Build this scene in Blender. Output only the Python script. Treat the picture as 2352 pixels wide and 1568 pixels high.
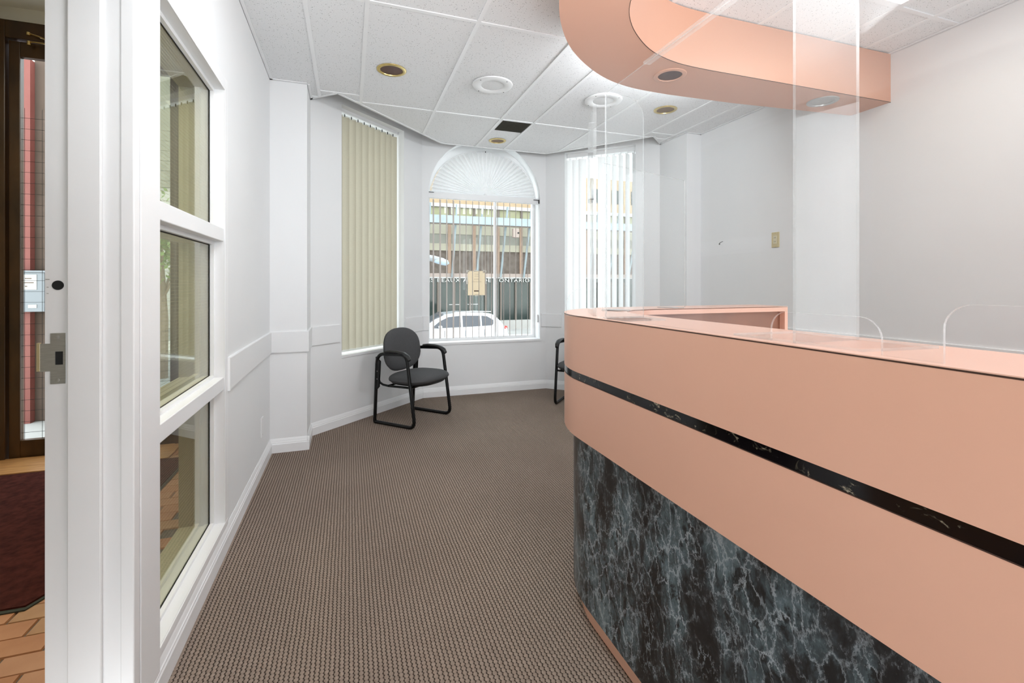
import bpy, bmesh, math, random
from mathutils import Vector, Matrix
from mathutils.geometry import tessellate_polygon
random.seed(7)
S = bpy.context.scene
for o in list(bpy.data.objects): bpy.data.objects.remove(o)
COL = S.collection
PI = math.pi

# ------------------------------------------------------------------ camera, world, lights, exposure
cam_d = bpy.data.cameras.new('camera'); cam = bpy.data.objects.new('camera', cam_d); COL.objects.link(cam)
cam_d.sensor_fit = 'HORIZONTAL'; cam_d.sensor_width = 36.0; cam_d.lens = 1072.0/2352.0*36.0
cam_d.shift_y = -131.8/2352.0; cam_d.clip_start = 0.05; cam_d.clip_end = 300
cam.location = (0, 0, 1.25); cam.rotation_euler = (PI/2, 0, math.radians(-19.25))
S.camera = cam

W = bpy.data.worlds.new('overcast_sky'); S.world = W; W.use_nodes = True
wn = W.node_tree; wn.nodes.clear()
wo = wn.nodes.new('ShaderNodeOutputWorld'); bg = wn.nodes.new('ShaderNodeBackground')
tc = wn.nodes.new('ShaderNodeTexCoord'); sx = wn.nodes.new('ShaderNodeSeparateXYZ'); cr = wn.nodes.new('ShaderNodeValToRGB')
wn.links.new(tc.outputs['Generated'], sx.inputs[0]); wn.links.new(sx.outputs['Z'], cr.inputs[0])
cr.color_ramp.elements[0].position = 0.0; cr.color_ramp.elements[0].color = (.93, .95, .97, 1)
cr.color_ramp.elements[1].position = 0.8; cr.color_ramp.elements[1].color = (.80, .88, 1.0, 1)
wn.links.new(cr.outputs[0], bg.inputs['Color']); bg.inputs['Strength'].default_value = 3.25
wn.links.new(bg.outputs[0], wo.inputs[0])

S.view_settings.view_transform = 'Standard'; S.view_settings.look = 'None'
S.view_settings.gamma = 1.0; S.view_settings.exposure = 0.60; S.view_settings.use_curve_mapping = False

def area(name, loc, rot, sx_, sy_, power, color=(1, 1, 1)):
    l = bpy.data.lights.new(name, 'AREA'); l.shape = 'RECTANGLE'; l.size = sx_; l.size_y = sy_
    l.energy = power; l.color = color
    o = bpy.data.objects.new(name, l); COL.objects.link(o); o.location = loc; o.rotation_euler = rot
    return o
# lit ceiling panel first; the other indoor lamps are added, unseen fills for brightness
CW = (.90, .96, 1.0)
area('troffer_light', (2.54, 1.10, 2.735), (0, 0, 0), .56, 1.15, 2.5, CW)
area('front_ceiling_fill', (.40, 1.84, 2.745), (0, 0, 0), .56, .50, 12, CW)  # fill added above the view to lift walls and floor, no fixture known
area('rear_ceiling_fill', (.4, -1.8, 2.70), (0, 0, 0), 1.2, 1.2, 6, CW)  # added overhead fill behind the camera, no known fixture
area('side_fill', (3.33, -.32, 1.45), (math.radians(90), 0, math.radians(72)), 3.0, 2.0, 66, CW)  # added off-frame fill at the right wall, not a window
area('ceiling_bounce_fill', (.75, .15, 1.80), (math.radians(160), 0, math.radians(6)), .8, .8, 27, CW)  # added upward fill that brightens the ceiling, not a flash unit
area('behind_desk_fill', (2.1, 1.25, .80), (math.radians(172), 0, 0), .9, .7, 2.5, CW)  # unseen fill behind the counter, added to lift ceiling and right wall
area('low_fill', (.0, -1.5, .42), (math.radians(96), 0, math.radians(-6)), 1.0, .6, 16, CW)
area('bay_fill', (2.0, 2.56, 2.60), (math.radians(76), 0, math.radians(14)), 1.0, .20, 10, CW)  # fill added behind the soffit to brighten the bay, no cove fitting
f1 = area('room_fill', (.10, -.25, 1.75), (math.radians(103), 0, math.radians(-10)), .8, .5, 2, CW); f1.data.spread = math.radians(95)  # weak forward fill, added to lighten the far end
area('vestibule_fill', (-1.5, 2.2, 3.15), (0, 0, 0), .6, 1.2, 22, (1, .93, .80))  # unseen fill added to brighten the vestibule

# ------------------------------------------------------------------ node helpers and materials
def mat(name, col=(.8, .8, .8), rough=.5, metal=0.0, spec=.5, coat=0.0):
    m = bpy.data.materials.new(name); m.use_nodes = True
    b = m.node_tree.nodes['Principled BSDF']
    b.inputs['Base Color'].default_value = (*col, 1); b.inputs['Roughness'].default_value = rough
    b.inputs['Metallic'].default_value = metal; b.inputs['Specular IOR Level'].default_value = spec
    if coat: b.inputs['Coat Weight'].default_value = coat; b.inputs['Coat Roughness'].default_value = .08
    return m
class N:
    def __init__(s, m): s.t = m.node_tree; s.b = s.t.nodes.get('Principled BSDF'); s.o = s.t.nodes.get('Material Output')
    def n(s, ty, **k):
        x = s.t.nodes.new('ShaderNode'+ty)
        for a, v in k.items(): setattr(x, a, v)
        return x
    def l(s, a, b): s.t.links.new(a, b)
    def obj(s, scale=(1, 1, 1), rot=(0, 0, 0)):
        c = s.n('TexCoord'); mp = s.n('Mapping'); mp.inputs['Scale'].default_value = scale; mp.inputs['Rotation'].default_value = rot
        s.l(c.outputs['Object'], mp.inputs[0]); return mp.outputs[0]
    def noise(s, vec, scale, detail=4, rough=.5, dist=0):
        x = s.n('TexNoise'); x.inputs['Scale'].default_value = scale; x.inputs['Detail'].default_value = detail
        x.inputs['Roughness'].default_value = rough; x.inputs['Distortion'].default_value = dist; s.l(vec, x.inputs['Vector']); return x
    def ramp(s, fac, *st, interp='LINEAR'):
        r = s.n('ValToRGB'); r.color_ramp.interpolation = interp; e = r.color_ramp.elements
        while len(e) < len(st): e.new(.5)
        for i, (p, c) in enumerate(st): e[i].position = p; e[i].color = (*c, 1) if len(c) == 3 else c
        s.l(fac, r.inputs[0]); return r.outputs[0]
    def math(s, op, a, b=None, c=None):
        x = s.n('Math', operation=op)
        for i, v in enumerate((a, b, c)):
            if v is None: continue
            if isinstance(v, (int, float)): x.inputs[i].default_value = v
            else: s.l(v, x.inputs[i])
        return x.outputs[0]
    def bump(s, h, strength=.3, dist=.002):
        b = s.n('Bump'); b.inputs['Strength'].default_value = strength; b.inputs['Distance'].default_value = dist
        s.l(h, b.inputs['Height']); s.l(b.outputs[0], s.b.inputs['Normal'])
    def mix(s, f, a, b):
        x = s.n('Mix', data_type='RGBA')
        for i, v in ((0, f), (6, a), (7, b)):
            if isinstance(v, (int, float)): x.inputs[i].default_value = v
            elif isinstance(v, tuple): x.inputs[i].default_value = (*v, 1)
            else: s.l(v, x.inputs[i])
        return x.outputs[2]
def noisy(name, c1, c2, scale=8, rough=.6, bump=0.0, metal=0, detail=5, stretch=(1, 1, 1), bscale=None, bdist=.002, spec=.5):
    m = mat(name, c1, rough, metal, spec); k = N(m); v = k.obj(stretch); t = k.noise(v, scale, detail)
    k.l(k.ramp(t.outputs['Fac'], (.3, c1), (.7, c2)), k.b.inputs['Base Color'])
    if bump:
        t2 = k.noise(v, bscale or scale*6, 3); k.bump(t2.outputs['Fac'], bump, bdist)
    return m

M = {}
M['wall'] = noisy('white_wall_paint', (.80, .805, .81), (.825, .828, .83), 1.5, .55, .08, bscale=220, bdist=.001)
M['trim'] = noisy('white_trim_paint', (.83, .835, .84), (.87, .87, .87), 3, .35, .03, bscale=60, bdist=.001)
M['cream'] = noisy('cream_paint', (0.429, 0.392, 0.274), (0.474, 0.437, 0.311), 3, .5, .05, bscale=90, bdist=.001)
M['tee'] = mat('white_grid_metal', (.87, .875, .88), .4)
M['groove'] = mat('dark_joint', (.05, .05, .05), .8)
def ceiling_tile():
    m = mat('mineral_ceiling_tile', (.75, .755, .76), .9, spec=.2); k = N(m); v = k.obj()
    t = k.noise(v, 190, 2, .6); w = k.n('TexVoronoi'); w.inputs['Scale'].default_value = 95; k.l(v, w.inputs['Vector'])
    th = k.math('LESS_THAN', w.outputs['Distance'], .20); nz = k.noise(v, 60, 1)
    g = k.math('MULTIPLY', th, k.math('GREATER_THAN', nz.outputs['Fac'], .50))
    c = k.mix(g, k.ramp(t.outputs['Fac'], (.35, (.79, .795, .80)), (.6, (.865, .87, .875))), (.30, .30, .30))
    k.l(c, k.b.inputs['Base Color']); k.bump(k.math('SUBTRACT', t.outputs['Fac'], g), .35, .002); return m
M['tile'] = ceiling_tile()
def carpet():
    m = mat('woven_loop_carpet', (.2, .15, .12), .95, spec=.1); k = N(m); v = k.obj()
    wob = k.noise(v, 14, 3); s3 = k.n('SeparateXYZ'); k.l(v, s3.inputs[0])
    x = k.math('ADD', s3.outputs[0], k.math('MULTIPLY', k.math('SUBTRACT', wob.outputs['Fac'], .5), .006))
    wob2 = k.noise(v, 33, 3)
    y = k.math('ADD', s3.outputs[1], k.math('MULTIPLY', k.math('SUBTRACT', wob2.outputs['Fac'], .5), .012))
    px, py = .0150, .0165
    cx = k.math('DIVIDE', x, px); fl = k.math('FLOOR', cx)
    h1 = k.math('ABSOLUTE', k.math('SINE', k.math('MULTIPLY', cx, PI)))
    cy = k.math('ADD', k.math('DIVIDE', y, py), k.math('MULTIPLY', fl, .5))
    h2 = k.math('ABSOLUTE', k.math('SINE', k.math('MULTIPLY', cy, PI)))
    h = k.math('MULTIPLY', k.math('POWER', h1, .6), k.math('ADD', k.math('MULTIPLY', k.math('POWER', h2, .7), .6), .4))
    fib = k.noise(v, 420, 2); hh = k.math('ADD', h, k.math('MULTIPLY', fib.outputs['Fac'], .2))
    big = k.noise(v, 1.3, 4); var = k.noise(v, 70, 2); yarn = k.ramp(k.math('ADD', k.math('MULTIPLY', fib.outputs['Fac'], .6), k.math('MULTIPLY', var.outputs['Fac'], .4)), (.35, (.250, .190, .150)), (.65, (.380, .300, .245)))
    yarn = k.mix(k.ramp(big.outputs['Fac'], (.35, (0, 0, 0)), (.7, (.35, .35, .35))), yarn, (.19, .145, .115))
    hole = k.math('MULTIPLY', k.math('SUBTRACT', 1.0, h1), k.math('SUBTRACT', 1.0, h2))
    c = k.mix(k.ramp(hole, (.10, (0, 0, 0)), (.42, (1, 1, 1))), yarn, (.030, .021, .016))  # shade in the gaps between loops, painted into the yarn colour
    c = k.mix(k.ramp(h1, (.0, (.55, .55, .55)), (.35, (0, 0, 0))), c, (.085, .062, .048))  # groove shade between loop columns, also mixed into the colour
    lint = k.n('TexVoronoi'); lint.inputs['Scale'].default_value = 7; k.l(v, lint.inputs['Vector'])
    c = k.mix(k.math('LESS_THAN', lint.outputs['Distance'], .014), c, (.7, .65, .58))
    k.l(c, k.b.inputs['Base Color']); k.bump(hh, .8, .006); return m
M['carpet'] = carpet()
M['peach'] = noisy('peach_laminate', (.690, .388, .275), (.705, .400, .285), 2.0, .38)
M['peach_top'] = noisy('peach_laminate_top', (.70, .425, .325), (.715, .437, .335), 2.0, .30)
M['brown_edge'] = mat('dark_brown_laminate_edge', (.045, .018, .010), .5)
def marble():
    m = mat('dark_marble_laminate', (.02, .02, .02), .30); k = N(m); v = k.obj((1, 1, .60), (.22, .30, 0))
    d = k.noise(v, 5, 10, .70, .3); d2 = k.noise(v, 16, 10, .74, .3)
    base = k.ramp(d.outputs['Fac'], (.40, (.006, .006, .007)), (.46, (.022, .025, .028)), (.53, (.060, .085, .096)), (.64, (.130, .180, .200)))
    base = k.mix(k.ramp(d2.outputs['Fac'], (.42, (.92, .92, .92)), (.48, (0, 0, 0))), base, (.008, .008, .009))
    def veins(scale, w, amt, dd):
        ad = k.n('VectorMath', operation='MULTIPLY_ADD'); k.l(dd, ad.inputs[0]); ad.inputs[1].default_value = (amt, amt, amt); k.l(v, ad.inputs[2])
        vo = k.n('TexVoronoi', feature='DISTANCE_TO_EDGE'); vo.inputs['Scale'].default_value = scale; k.l(ad.outputs[0], vo.inputs['Vector'])
        return k.ramp(vo.outputs['Distance'], (.0, (1, 1, 1)), (w, (0, 0, 0)))
    v1 = k.math('MULTIPLY', veins(20, .050, .08, d2.outputs['Color']), k.ramp(d.outputs['Fac'], (.42, (0, 0, 0)), (.54, (1, 1, 1))))
    n3 = k.noise(v, 60, 6, .7, .4)
    v2 = k.math('MULTIPLY', veins(52, .08, .035, n3.outputs['Color']), k.ramp(d2.outputs['Fac'], (.50, (0, 0, 0)), (.60, (.9, .9, .9))))
    fl = k.math('MULTIPLY', k.ramp(n3.outputs['Fac'], (.57, (0, 0, 0)), (.63, (.9, .9, .9))), k.ramp(d.outputs['Fac'], (.50, (0, 0, 0)), (.60, (1, 1, 1))))
    c = k.mix(v1, base, (.36, .40, .43)); c = k.mix(v2, c, (.30, .34, .37)); c = k.mix(fl, c, (.26, .31, .34))
    k.l(c, k.b.inputs['Base Color']); return m
M['marble'] = marble()
def strip():
    m = mat('glossy_black_marble', (.004, .004, .005), .10, spec=.35); k = N(m); v = k.obj((1, 1, 1.5)); d = k.noise(v, 18, 8, .7, 1.4)
    k.l(k.ramp(d.outputs['Fac'], (.57, (.002, .002, .003)), (.61, (.04, .036, .026)), (.66, (.34, .29, .21))), k.b.inputs['Base Color']); return m
M['strip'] = strip()
M['inner'] = noisy('brown_peach_panel', (.22, .098, .062), (.27, .125, .08), 6, .35, stretch=(1, 1, 3))
M['blackmetal'] = noisy('black_enamel_steel', (.003, .003, .003), (.006, .006, .006), 20, .22, spec=.3)
M['blackplastic'] = mat('black_soft_plastic', (.010, .010, .010), .5)
M['fabric'] = noisy('charcoal_fabric', (.060, .060, .062), (.100, .100, .103), 350, .95, .4, bscale=600, bdist=.001, spec=.2)
M['gold'] = noisy('aged_gold_trim', (.55, .42, .16), (.68, .54, .25), 30, .3, metal=.9)
M['baffle'] = mat('dark_copper_reflector', (.10, .045, .037), .35, .5)
M['amber'] = mat('amber_reflector', (.17, .09, .03), .35, .5)
M['lampglass'] = mat('unlit_lamp_face', (.05, .035, .03), .3)
M['white'] = mat('white_plastic', (.82, .82, .82), .4)
M['grille'] = noisy('speaker_grille', (.62, .62, .62), (.80, .80, .80), 300, .5)
M['vent'] = noisy('dark_olive_grille', (.12, .115, .095), (.16, .15, .125), 200, .6)
M['brass'] = mat('polished_brass', (.75, .55, .25), .2, 1.0)
M['bronze'] = noisy('dark_bronze_frame', (.020, .008, .002), (.085, .036, .008), 6, .35, stretch=(1, 1, .3))
M['wood'] = noisy('orange_threshold_wood', (.42, .20, .07), (.62, .33, .13), 6, .4, stretch=(1, 9, 1))
M['mat'] = noisy('maroon_mat_pile', (.038, .009, .007), (.085, .022, .016), 30, .98, .8, bscale=500, bdist=.003, spec=.1)
M['rubber'] = mat('green_black_rubber', (.045, .05, .035), .8)
M['terra'] = [noisy('terracotta_%d' % i, a, b, 7, .55, .2, bscale=60, bdist=.001) for i, (a, b) in enumerate([((.46, .20, .085), (.56, .27, .13)), ((.42, .22, .10), (.52, .30, .15)), ((.50, .24, .12), (.58, .30, .16))])]
M['grout'] = noisy('grey_grout', (.13, .12, .10), (.18, .16, .14), 60, .9)
M['metal'] = noisy('brushed_nickel', (.50, .50, .49), (.60, .60, .59), 40, .35, metal=.8, stretch=(1, 1, 8))
M['hole'] = mat('dark_hole', (.012, .012, .012), .9)
M['ivory'] = mat('ivory_plastic', (.66, .60, .42), .4)
M['goldplate'] = mat('satin_gold_plate', (.62, .52, .30), .35, .5)
M['concrete'] = noisy('pale_concrete', (0.310, 0.298, 0.279), (0.372, 0.360, 0.335), 1.2, .9)
M['sidewalk'] = noisy('light_sidewalk_concrete', (.55, .54, .52), (.65, .64, .61), 1.5, .9)
M['asphalt'] = noisy('grey_asphalt', (0.136, 0.136, 0.136), (0.186, 0.186, 0.186), 3, .9)
M['tan'] = noisy('tan_stone', (0.290, 0.211, 0.127), (0.332, 0.247, 0.158), 1.5, .9)
M['beige'] = noisy('beige_panel', (0.274, 0.253, 0.190), (0.316, 0.295, 0.227), 1.2, .7)
M['greypanel'] = noisy('grey_beige_panel', (0.158, 0.153, 0.127), (0.195, 0.190, 0.158), 2.2, .7)
M['brownwall'] = noisy('brown_aggregate', (0.081, 0.062, 0.050), (0.136, 0.112, 0.093), 5, .9)
M['orange'] = noisy('orange_brick_pier', (0.248, 0.167, 0.118), (0.298, 0.205, 0.149), 5, .9)
M['blue'] = noisy('pale_blue_steel', (0.223, 0.268, 0.286), (0.268, 0.308, 0.321), 3, .5)
M['whitesteel'] = mat('white_fascia_board', (0.369, 0.359, 0.348), .6)
M['pinkbeam'] = mat('pinkish_beam', (0.285, 0.229, 0.198), .7)
M['yellowglass'] = noisy('yellow_reflecting_glass', (0.208, 0.208, 0.099), (0.278, 0.273, 0.169), 1.4, .2)
M['darkglass'] = noisy('dark_shop_glass', (0.011, 0.019, 0.016), (0.037, 0.053, 0.046), .9, .08, stretch=(1, 1, .4))
M['mullion'] = mat('grey_brown_mullion', (0.124, 0.099, 0.081), .6)
M['letters'] = mat('white_letters', (0.496, 0.488, 0.464), .6)
M['carpaint'] = mat('white_car_paint', (0.645, 0.652, 0.675), .2, coat=1.0)
M['carglass'] = mat('tinted_car_glass', (0.056, 0.059, 0.068), .05)
M['tyre'] = mat('tyre_rubber', (.02, .02, .02), .8)
M['rim'] = mat('alloy_wheel', (.35, .36, .38), .3, .8)
M['red'] = mat('tail_lamp_red', (.5, .03, .02), .2)
M['pinkpost'] = noisy('faded_red_post', (0.180, 0.043, 0.034), (0.204, 0.059, 0.046), 5, .6)
M['taupe'] = noisy('taupe_stucco', (0.087, 0.059, 0.043), (0.113, 0.078, 0.061), 4, .9, .3)
M['greybox'] = mat('grey_mailbox_metal', (0.186, 0.205, 0.223), .4, .3)
M['leaf'] = noisy('tree_leaf', (0.050, 0.099, 0.019), (0.124, 0.198, 0.043), 3, .6)
M['bark'] = noisy('tree_bark', (.10, .07, .05), (.16, .12, .09), 12, .9)
M['ink'] = mat('printed_ink', (.12, .08, .06), .8)
M['lens'] = mat('street_lamp_lens', (0.260, 0.322, 0.372), .2)
M['lamphouse'] = mat('street_lamp_grey_housing', (.22, .23, .24), .5)
M['wire'] = mat('dark_wire', (.03, .028, .03), .5, .3)
M['vestceil'] = noisy('vestibule_ceiling_paint', (.80, .80, .80), (.84, .84, .84), 2, .8)
def emis(name, col, st):
    m = mat(name, col); k = N(m); k.b.inputs['Emission Color'].default_value = (*col, 1); k.b.inputs['Emission Strength'].default_value = st; return m
M['diffuser'] = emis('lit_troffer_lens', (1, .93, .82), 1.6)
def glass(name, tint=(.95, .97, .95), ior=1.45, rough=0.0, haze=0.0, gain=1.0):
    m = bpy.data.materials.new(name); m.use_nodes = True; t = m.node_tree; t.nodes.clear()
    o = t.nodes.new('ShaderNodeOutputMaterial'); tr = t.nodes.new('ShaderNodeBsdfTransparent'); g = t.nodes.new('ShaderNodeBsdfGlossy')
    mx = t.nodes.new('ShaderNodeMixShader'); lw = t.nodes.new('ShaderNodeLayerWeight'); lw.inputs[0].default_value = .5; pw = t.nodes.new('ShaderNodeMath'); pw.operation = 'POWER'; pw.inputs[1].default_value = 5
    f0 = ((ior-1)/(ior+1))**2; f = t.nodes.new('ShaderNodeMath'); f.operation = 'MULTIPLY_ADD'; f.inputs[1].default_value = 1-f0; f.inputs[2].default_value = f0
    t.links.new(lw.outputs['Facing'], pw.inputs[0]); t.links.new(pw.outputs[0], f.inputs[0])
    ml = t.nodes.new('ShaderNodeMath'); ml.operation = 'MULTIPLY'; ml.inputs[1].default_value = gain; ml.use_clamp = True
    t.links.new(f.outputs[0], ml.inputs[0])
    tr.inputs[0].default_value = (*tint, 1); g.inputs['Roughness'].default_value = rough; g.inputs['Color'].default_value = (1, 1, 1, 1)
    t.links.new(ml.outputs[0], mx.inputs[0]); t.links.new(tr.outputs[0], mx.inputs[1]); t.links.new(g.outputs[0], mx.inputs[2])
    last = mx
    if haze:
        df = t.nodes.new('ShaderNodeBsdfDiffuse'); df.inputs[0].default_value = (.95, .95, .95, 1); m2 = t.nodes.new('ShaderNodeMixShader')
        m2.inputs[0].default_value = haze; t.links.new(last.outputs[0], m2.inputs[1]); t.links.new(df.outputs[0], m2.inputs[2]); last = m2
    t.links.new(last.outputs[0], o.inputs[0]); return m
M['glass'] = glass('window_glass', gain=.3)
M['vglass'] = glass('vestibule_pane_glass', (.90, .92, .84), 1.5)
M['acrylic'] = glass('clear_acrylic', (.99, .995, .995), 1.38, .0, .018, .5)
M['acrylic_thin'] = glass('acrylic_foot_sheet', (.995, .995, .995), 1.3, .0, .01, .15)
M['acrylic_edge'] = glass('acrylic_cut_edge', (.90, .92, .92), 1.45, .3, .22, .5)
M['acrylic_thick'] = glass('thick_acrylic', (.97, .98, .98), 1.42, .02, .07, .8)
def vane(name, col, trans):
    m = bpy.data.materials.new(name); m.use_nodes = True; t = m.node_tree; t.nodes.clear()
    o = t.nodes.new('ShaderNodeOutputMaterial'); d = t.nodes.new('ShaderNodeBsdfDiffuse'); tl = t.nodes.new('ShaderNodeBsdfTranslucent')
    c = t.nodes.new('ShaderNodeTexCoord'); nz = t.nodes.new('ShaderNodeTexNoise'); nz.inputs['Scale'].default_value = 90
    r = t.nodes.new('ShaderNodeValToRGB'); t.links.new(c.outputs['Object'], nz.inputs['Vector']); t.links.new(nz.outputs['Fac'], r.inputs[0])
    r.color_ramp.elements[0].color = (*[x*.95 for x in col], 1); r.color_ramp.elements[1].color = (*[min(1, x*1.05) for x in col], 1)
    for s in (d, tl): t.links.new(r.outputs[0], s.inputs[0])
    mx = t.nodes.new('ShaderNodeMixShader'); mx.inputs[0].default_value = trans
    t.links.new(d.outputs[0], mx.inputs[1]); t.links.new(tl.outputs[0], mx.inputs[2]); t.links.new(mx.outputs[0], o.inputs[0]); return m
M['vane_beige'] = vane('beige_vane_fabric', (.52, .485, .385), .25)
M['vane_white'] = vane('white_vane_vinyl', (.86, .86, .86), .28)
M['vane_grey'] = vane('pale_grey_vane', (.50, .45, .42), .2)
M['pleat'] = vane('white_pleated_fabric', (.84, .84, .84), .22)
M['paper'] = vane('tan_backlit_paper', (.80, .72, .60), .6)
M['tape'] = vane('pale_tape', (.72, .70, .66), .5)

# ------------------------------------------------------------------ mesh builder
class MB:
    def __init__(s): s.v = []; s.f = []; s.mi = []; s.sm = []
    def add(s, vs, fs, mi=0, smooth=False):
        b = len(s.v); s.v += [tuple(map(float, p)) for p in vs]
        for f in fs: s.f.append([b+i for i in f]); s.mi.append(mi); s.sm.append(smooth)
        return s
    def hexa(s, c, mi=0):   # c: 4 bottom (ccw) + 4 top
        return s.add(c, [(3, 2, 1, 0), (4, 5, 6, 7), (0, 1, 5, 4), (1, 2, 6, 5), (2, 3, 7, 6), (3, 0, 4, 7)], mi)
    def box(s, x0, x1, y0, y1, z0, z1, mi=0):
        return s.hexa([(x0, y0, z0), (x1, y0, z0), (x1, y1, z0), (x0, y1, z0), (x0, y0, z1), (x1, y0, z1), (x1, y1, z1), (x0, y1, z1)], mi)
    def obox(s, p, d, s0, s1, n, t0, t1, z0, z1, mi=0):   # oriented box in plan: p + d*s + n*t
        q = [(p[0]+d[0]*a+n[0]*b, p[1]+d[1]*a+n[1]*b) for a, b in ((s0, t0), (s1, t0), (s1, t1), (s0, t1))]
        if d[0]*n[1]-d[1]*n[0] < 0: q = q[::-1]
        return s.hexa([(a, b, z0) for a, b in q]+[(a, b, z1) for a, b in q], mi)
    def prism(s, poly, z0, z1, holes=(), mi=0, side_mi=None, smooth=False):
        loops = [poly]+list(holes); flat = [p for l in loops for p in l]
        tris = tessellate_polygon([[Vector((a, b, 0)) for a, b in l] for l in loops])
        n = len(flat); vs = [(a, b, z0) for a, b in flat]+[(a, b, z1) for a, b in flat]; fs = []
        for t in tris:
            a, b, c = [flat[i] for i in t]; ccw = (b[0]-a[0])*(c[1]-a[1])-(b[1]-a[1])*(c[0]-a[0]) > 0
            t = tuple(t) if ccw else tuple(t)[::-1]
            fs.append(t[::-1]); fs.append(tuple(i+n for i in t))
        s.add(vs, fs, mi)
        off = 0
        for li, l in enumerate(loops):
            area2 = sum(l[i][0]*l[(i+1) % len(l)][1]-l[(i+1) % len(l)][0]*l[i][1] for i in range(len(l)))
            sgn = (area2 > 0) == (li == 0); sf = []
            for i in range(len(l)):
                a, b = off+i, off+(i+1) % len(l); q = (a, b, b+n, a+n); sf.append(q if sgn else q[::-1])
            base = len(s.v)-2*n
            for f in sf: s.f.append([base+i for i in f]); s.mi.append(mi if side_mi is None else side_mi); s.sm.append(smooth)
            off += len(l)
        return s
    def tube(s, pts, r, seg=10, closed=False, ry=None, mi=0):
        P = [Vector(p) for p in pts]; n = len(P); vs = []; fs = []; up = Vector((0, 0, 1)); last = None
        for i, p in enumerate(P):
            if closed: t = (P[(i+1) % n]-P[i-1])
            else: t = P[min(i+1, n-1)]-P[max(i-1, 0)]
            t.normalize()
            if last is None:
                a = up if abs(t.z) < .9 else Vector((1, 0, 0)); u = t.cross(a).normalized()
            else: u = (last-t*last.dot(t)).normalized()
            last = u; w = t.cross(u); rr = r[i] if isinstance(r, (list, tuple)) else r
            for k in range(seg):
                an = 2*PI*k/seg; vs.append(p+u*math.cos(an)*rr+w*math.sin(an)*(ry if ry else rr))
        m = n if closed else n-1
        for i in range(m):
            for k in range(seg):
                a = i*seg+k; b = i*seg+(k+1) % seg; c = ((i+1) % n)*seg+(k+1) % seg; d = ((i+1) % n)*seg+k; fs.append((a, b, c, d))
        s.add(vs, fs, mi, True)
        if not closed: s.add(vs[:seg], [tuple(range(seg))[::-1]], mi); s.add(vs[-seg:], [tuple(range(seg))], mi)
        return s
    def lathe(s, c, prof, seg=32, mi=0, sx=1, sy=1, axis='z', smooth=True):
        vs = []; fs = []
        for r, z in prof:
            for k in range(seg):
                a = 2*PI*k/seg; x, y = r*math.cos(a)*sx, r*math.sin(a)*sy
                q = {'z': (x, y, z), 'y': (x, z, y), 'x': (z, x, y)}[axis]; vs.append((c[0]+q[0], c[1]+q[1], c[2]+q[2]))
        for i in range(len(prof)-1):
            for k in range(seg):
                a = i*seg+k; b = i*seg+(k+1) % seg; fs.append((a, b, b+seg, a+seg))
        s.add(vs, fs, mi, smooth)
        for i in (0, len(prof)-1):
            if prof[i][0] > 1e-5: s.add(vs[i*seg:(i+1)*seg], [tuple(range(seg))], mi)
        return s
    def build(s, name, m, parent=None, local=False, label=None, cat=None, group=None, kind=None, bevel=0, subsurf=0, loc=None, fixn=True):
        me = bpy.data.meshes.new(name); off = Vector((0, 0, 0))
        if parent is not None and not local:
            pp = parent
            while pp is not None: off += Vector(pp.location); pp = pp.parent
        if loc is not None: off += Vector(loc)
        me.from_pydata([tuple(Vector(p)-off) for p in s.v], [], s.f)
        for i, p in enumerate(me.polygons): p.material_index = s.mi[i]; p.use_smooth = s.sm[i]
        if fixn:
            bm = bmesh.new(); bm.from_mesh(me); bmesh.ops.recalc_face_normals(bm, faces=bm.faces); bm.to_mesh(me); bm.free()
        if any(s.sm): me.set_sharp_from_angle(angle=math.radians(38))
        for x in (m if isinstance(m, (list, tuple)) else [m]): me.materials.append(x)
        o = bpy.data.objects.new(name, me); COL.objects.link(o)
        if parent is not None: o.parent = parent
        if loc is not None: o.location = loc
        if bevel:
            b = o.modifiers.new('bevel', 'BEVEL'); b.width = bevel; b.segments = 2; b.limit_method = 'ANGLE'; b.angle_limit = .8
        if subsurf:
            b = o.modifiers.new('sub', 'SUBSURF'); b.levels = subsurf; b.render_levels = subsurf
        tag(o, label, cat, group, kind); return o
def tag(o, label=None, cat=None, group=None, kind=None):
    for k, v in (('label', label), ('category', cat), ('group', group), ('kind', kind)):
        if v: o[k] = v
def thing(name, loc=(0, 0, 0), label=None, cat=None, group=None, kind=None, rz=0):
    o = bpy.data.objects.new(name, None); o.empty_display_size = .1; COL.objects.link(o); o.location = loc; o.rotation_euler = (0, 0, rz)
    tag(o, label, cat, group, kind); return o
def copy_tree(o, parent=None, mirror=False):
    c = o.copy(); COL.objects.link(c); c.parent = parent
    for ch in list(o.children): copy_tree(ch, c)
    return c
def circ(cx, cy, r, n=28): return [(cx+r*math.cos(2*PI*i/n), cy+r*math.sin(2*PI*i/n)) for i in range(n)]
def clip(poly, region):     # convex clip
    out = poly
    for i in range(len(region)):
        a, b = region[i], region[(i+1) % len(region)]; inp, out = out, []
        sd = lambda p: (b[0]-a[0])*(p[1]-a[1])-(b[1]-a[1])*(p[0]-a[0])
        for j in range(len(inp)):
            p, q = inp[j-1], inp[j]; dp, dq = sd(p), sd(q)
            if (dp >= 0) != (dq >= 0):
                t = dp/(dp-dq); out.append((p[0]+(q[0]-p[0])*t, p[1]+(q[1]-p[1])*t))
            if dq >= 0: out.append(q)
        if not out: return []
    A = sum(out[i-1][0]*out[i][1]-out[i][0]*out[i-1][1] for i in range(len(out)))/2
    return out if A > 1e-4 else []

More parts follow.
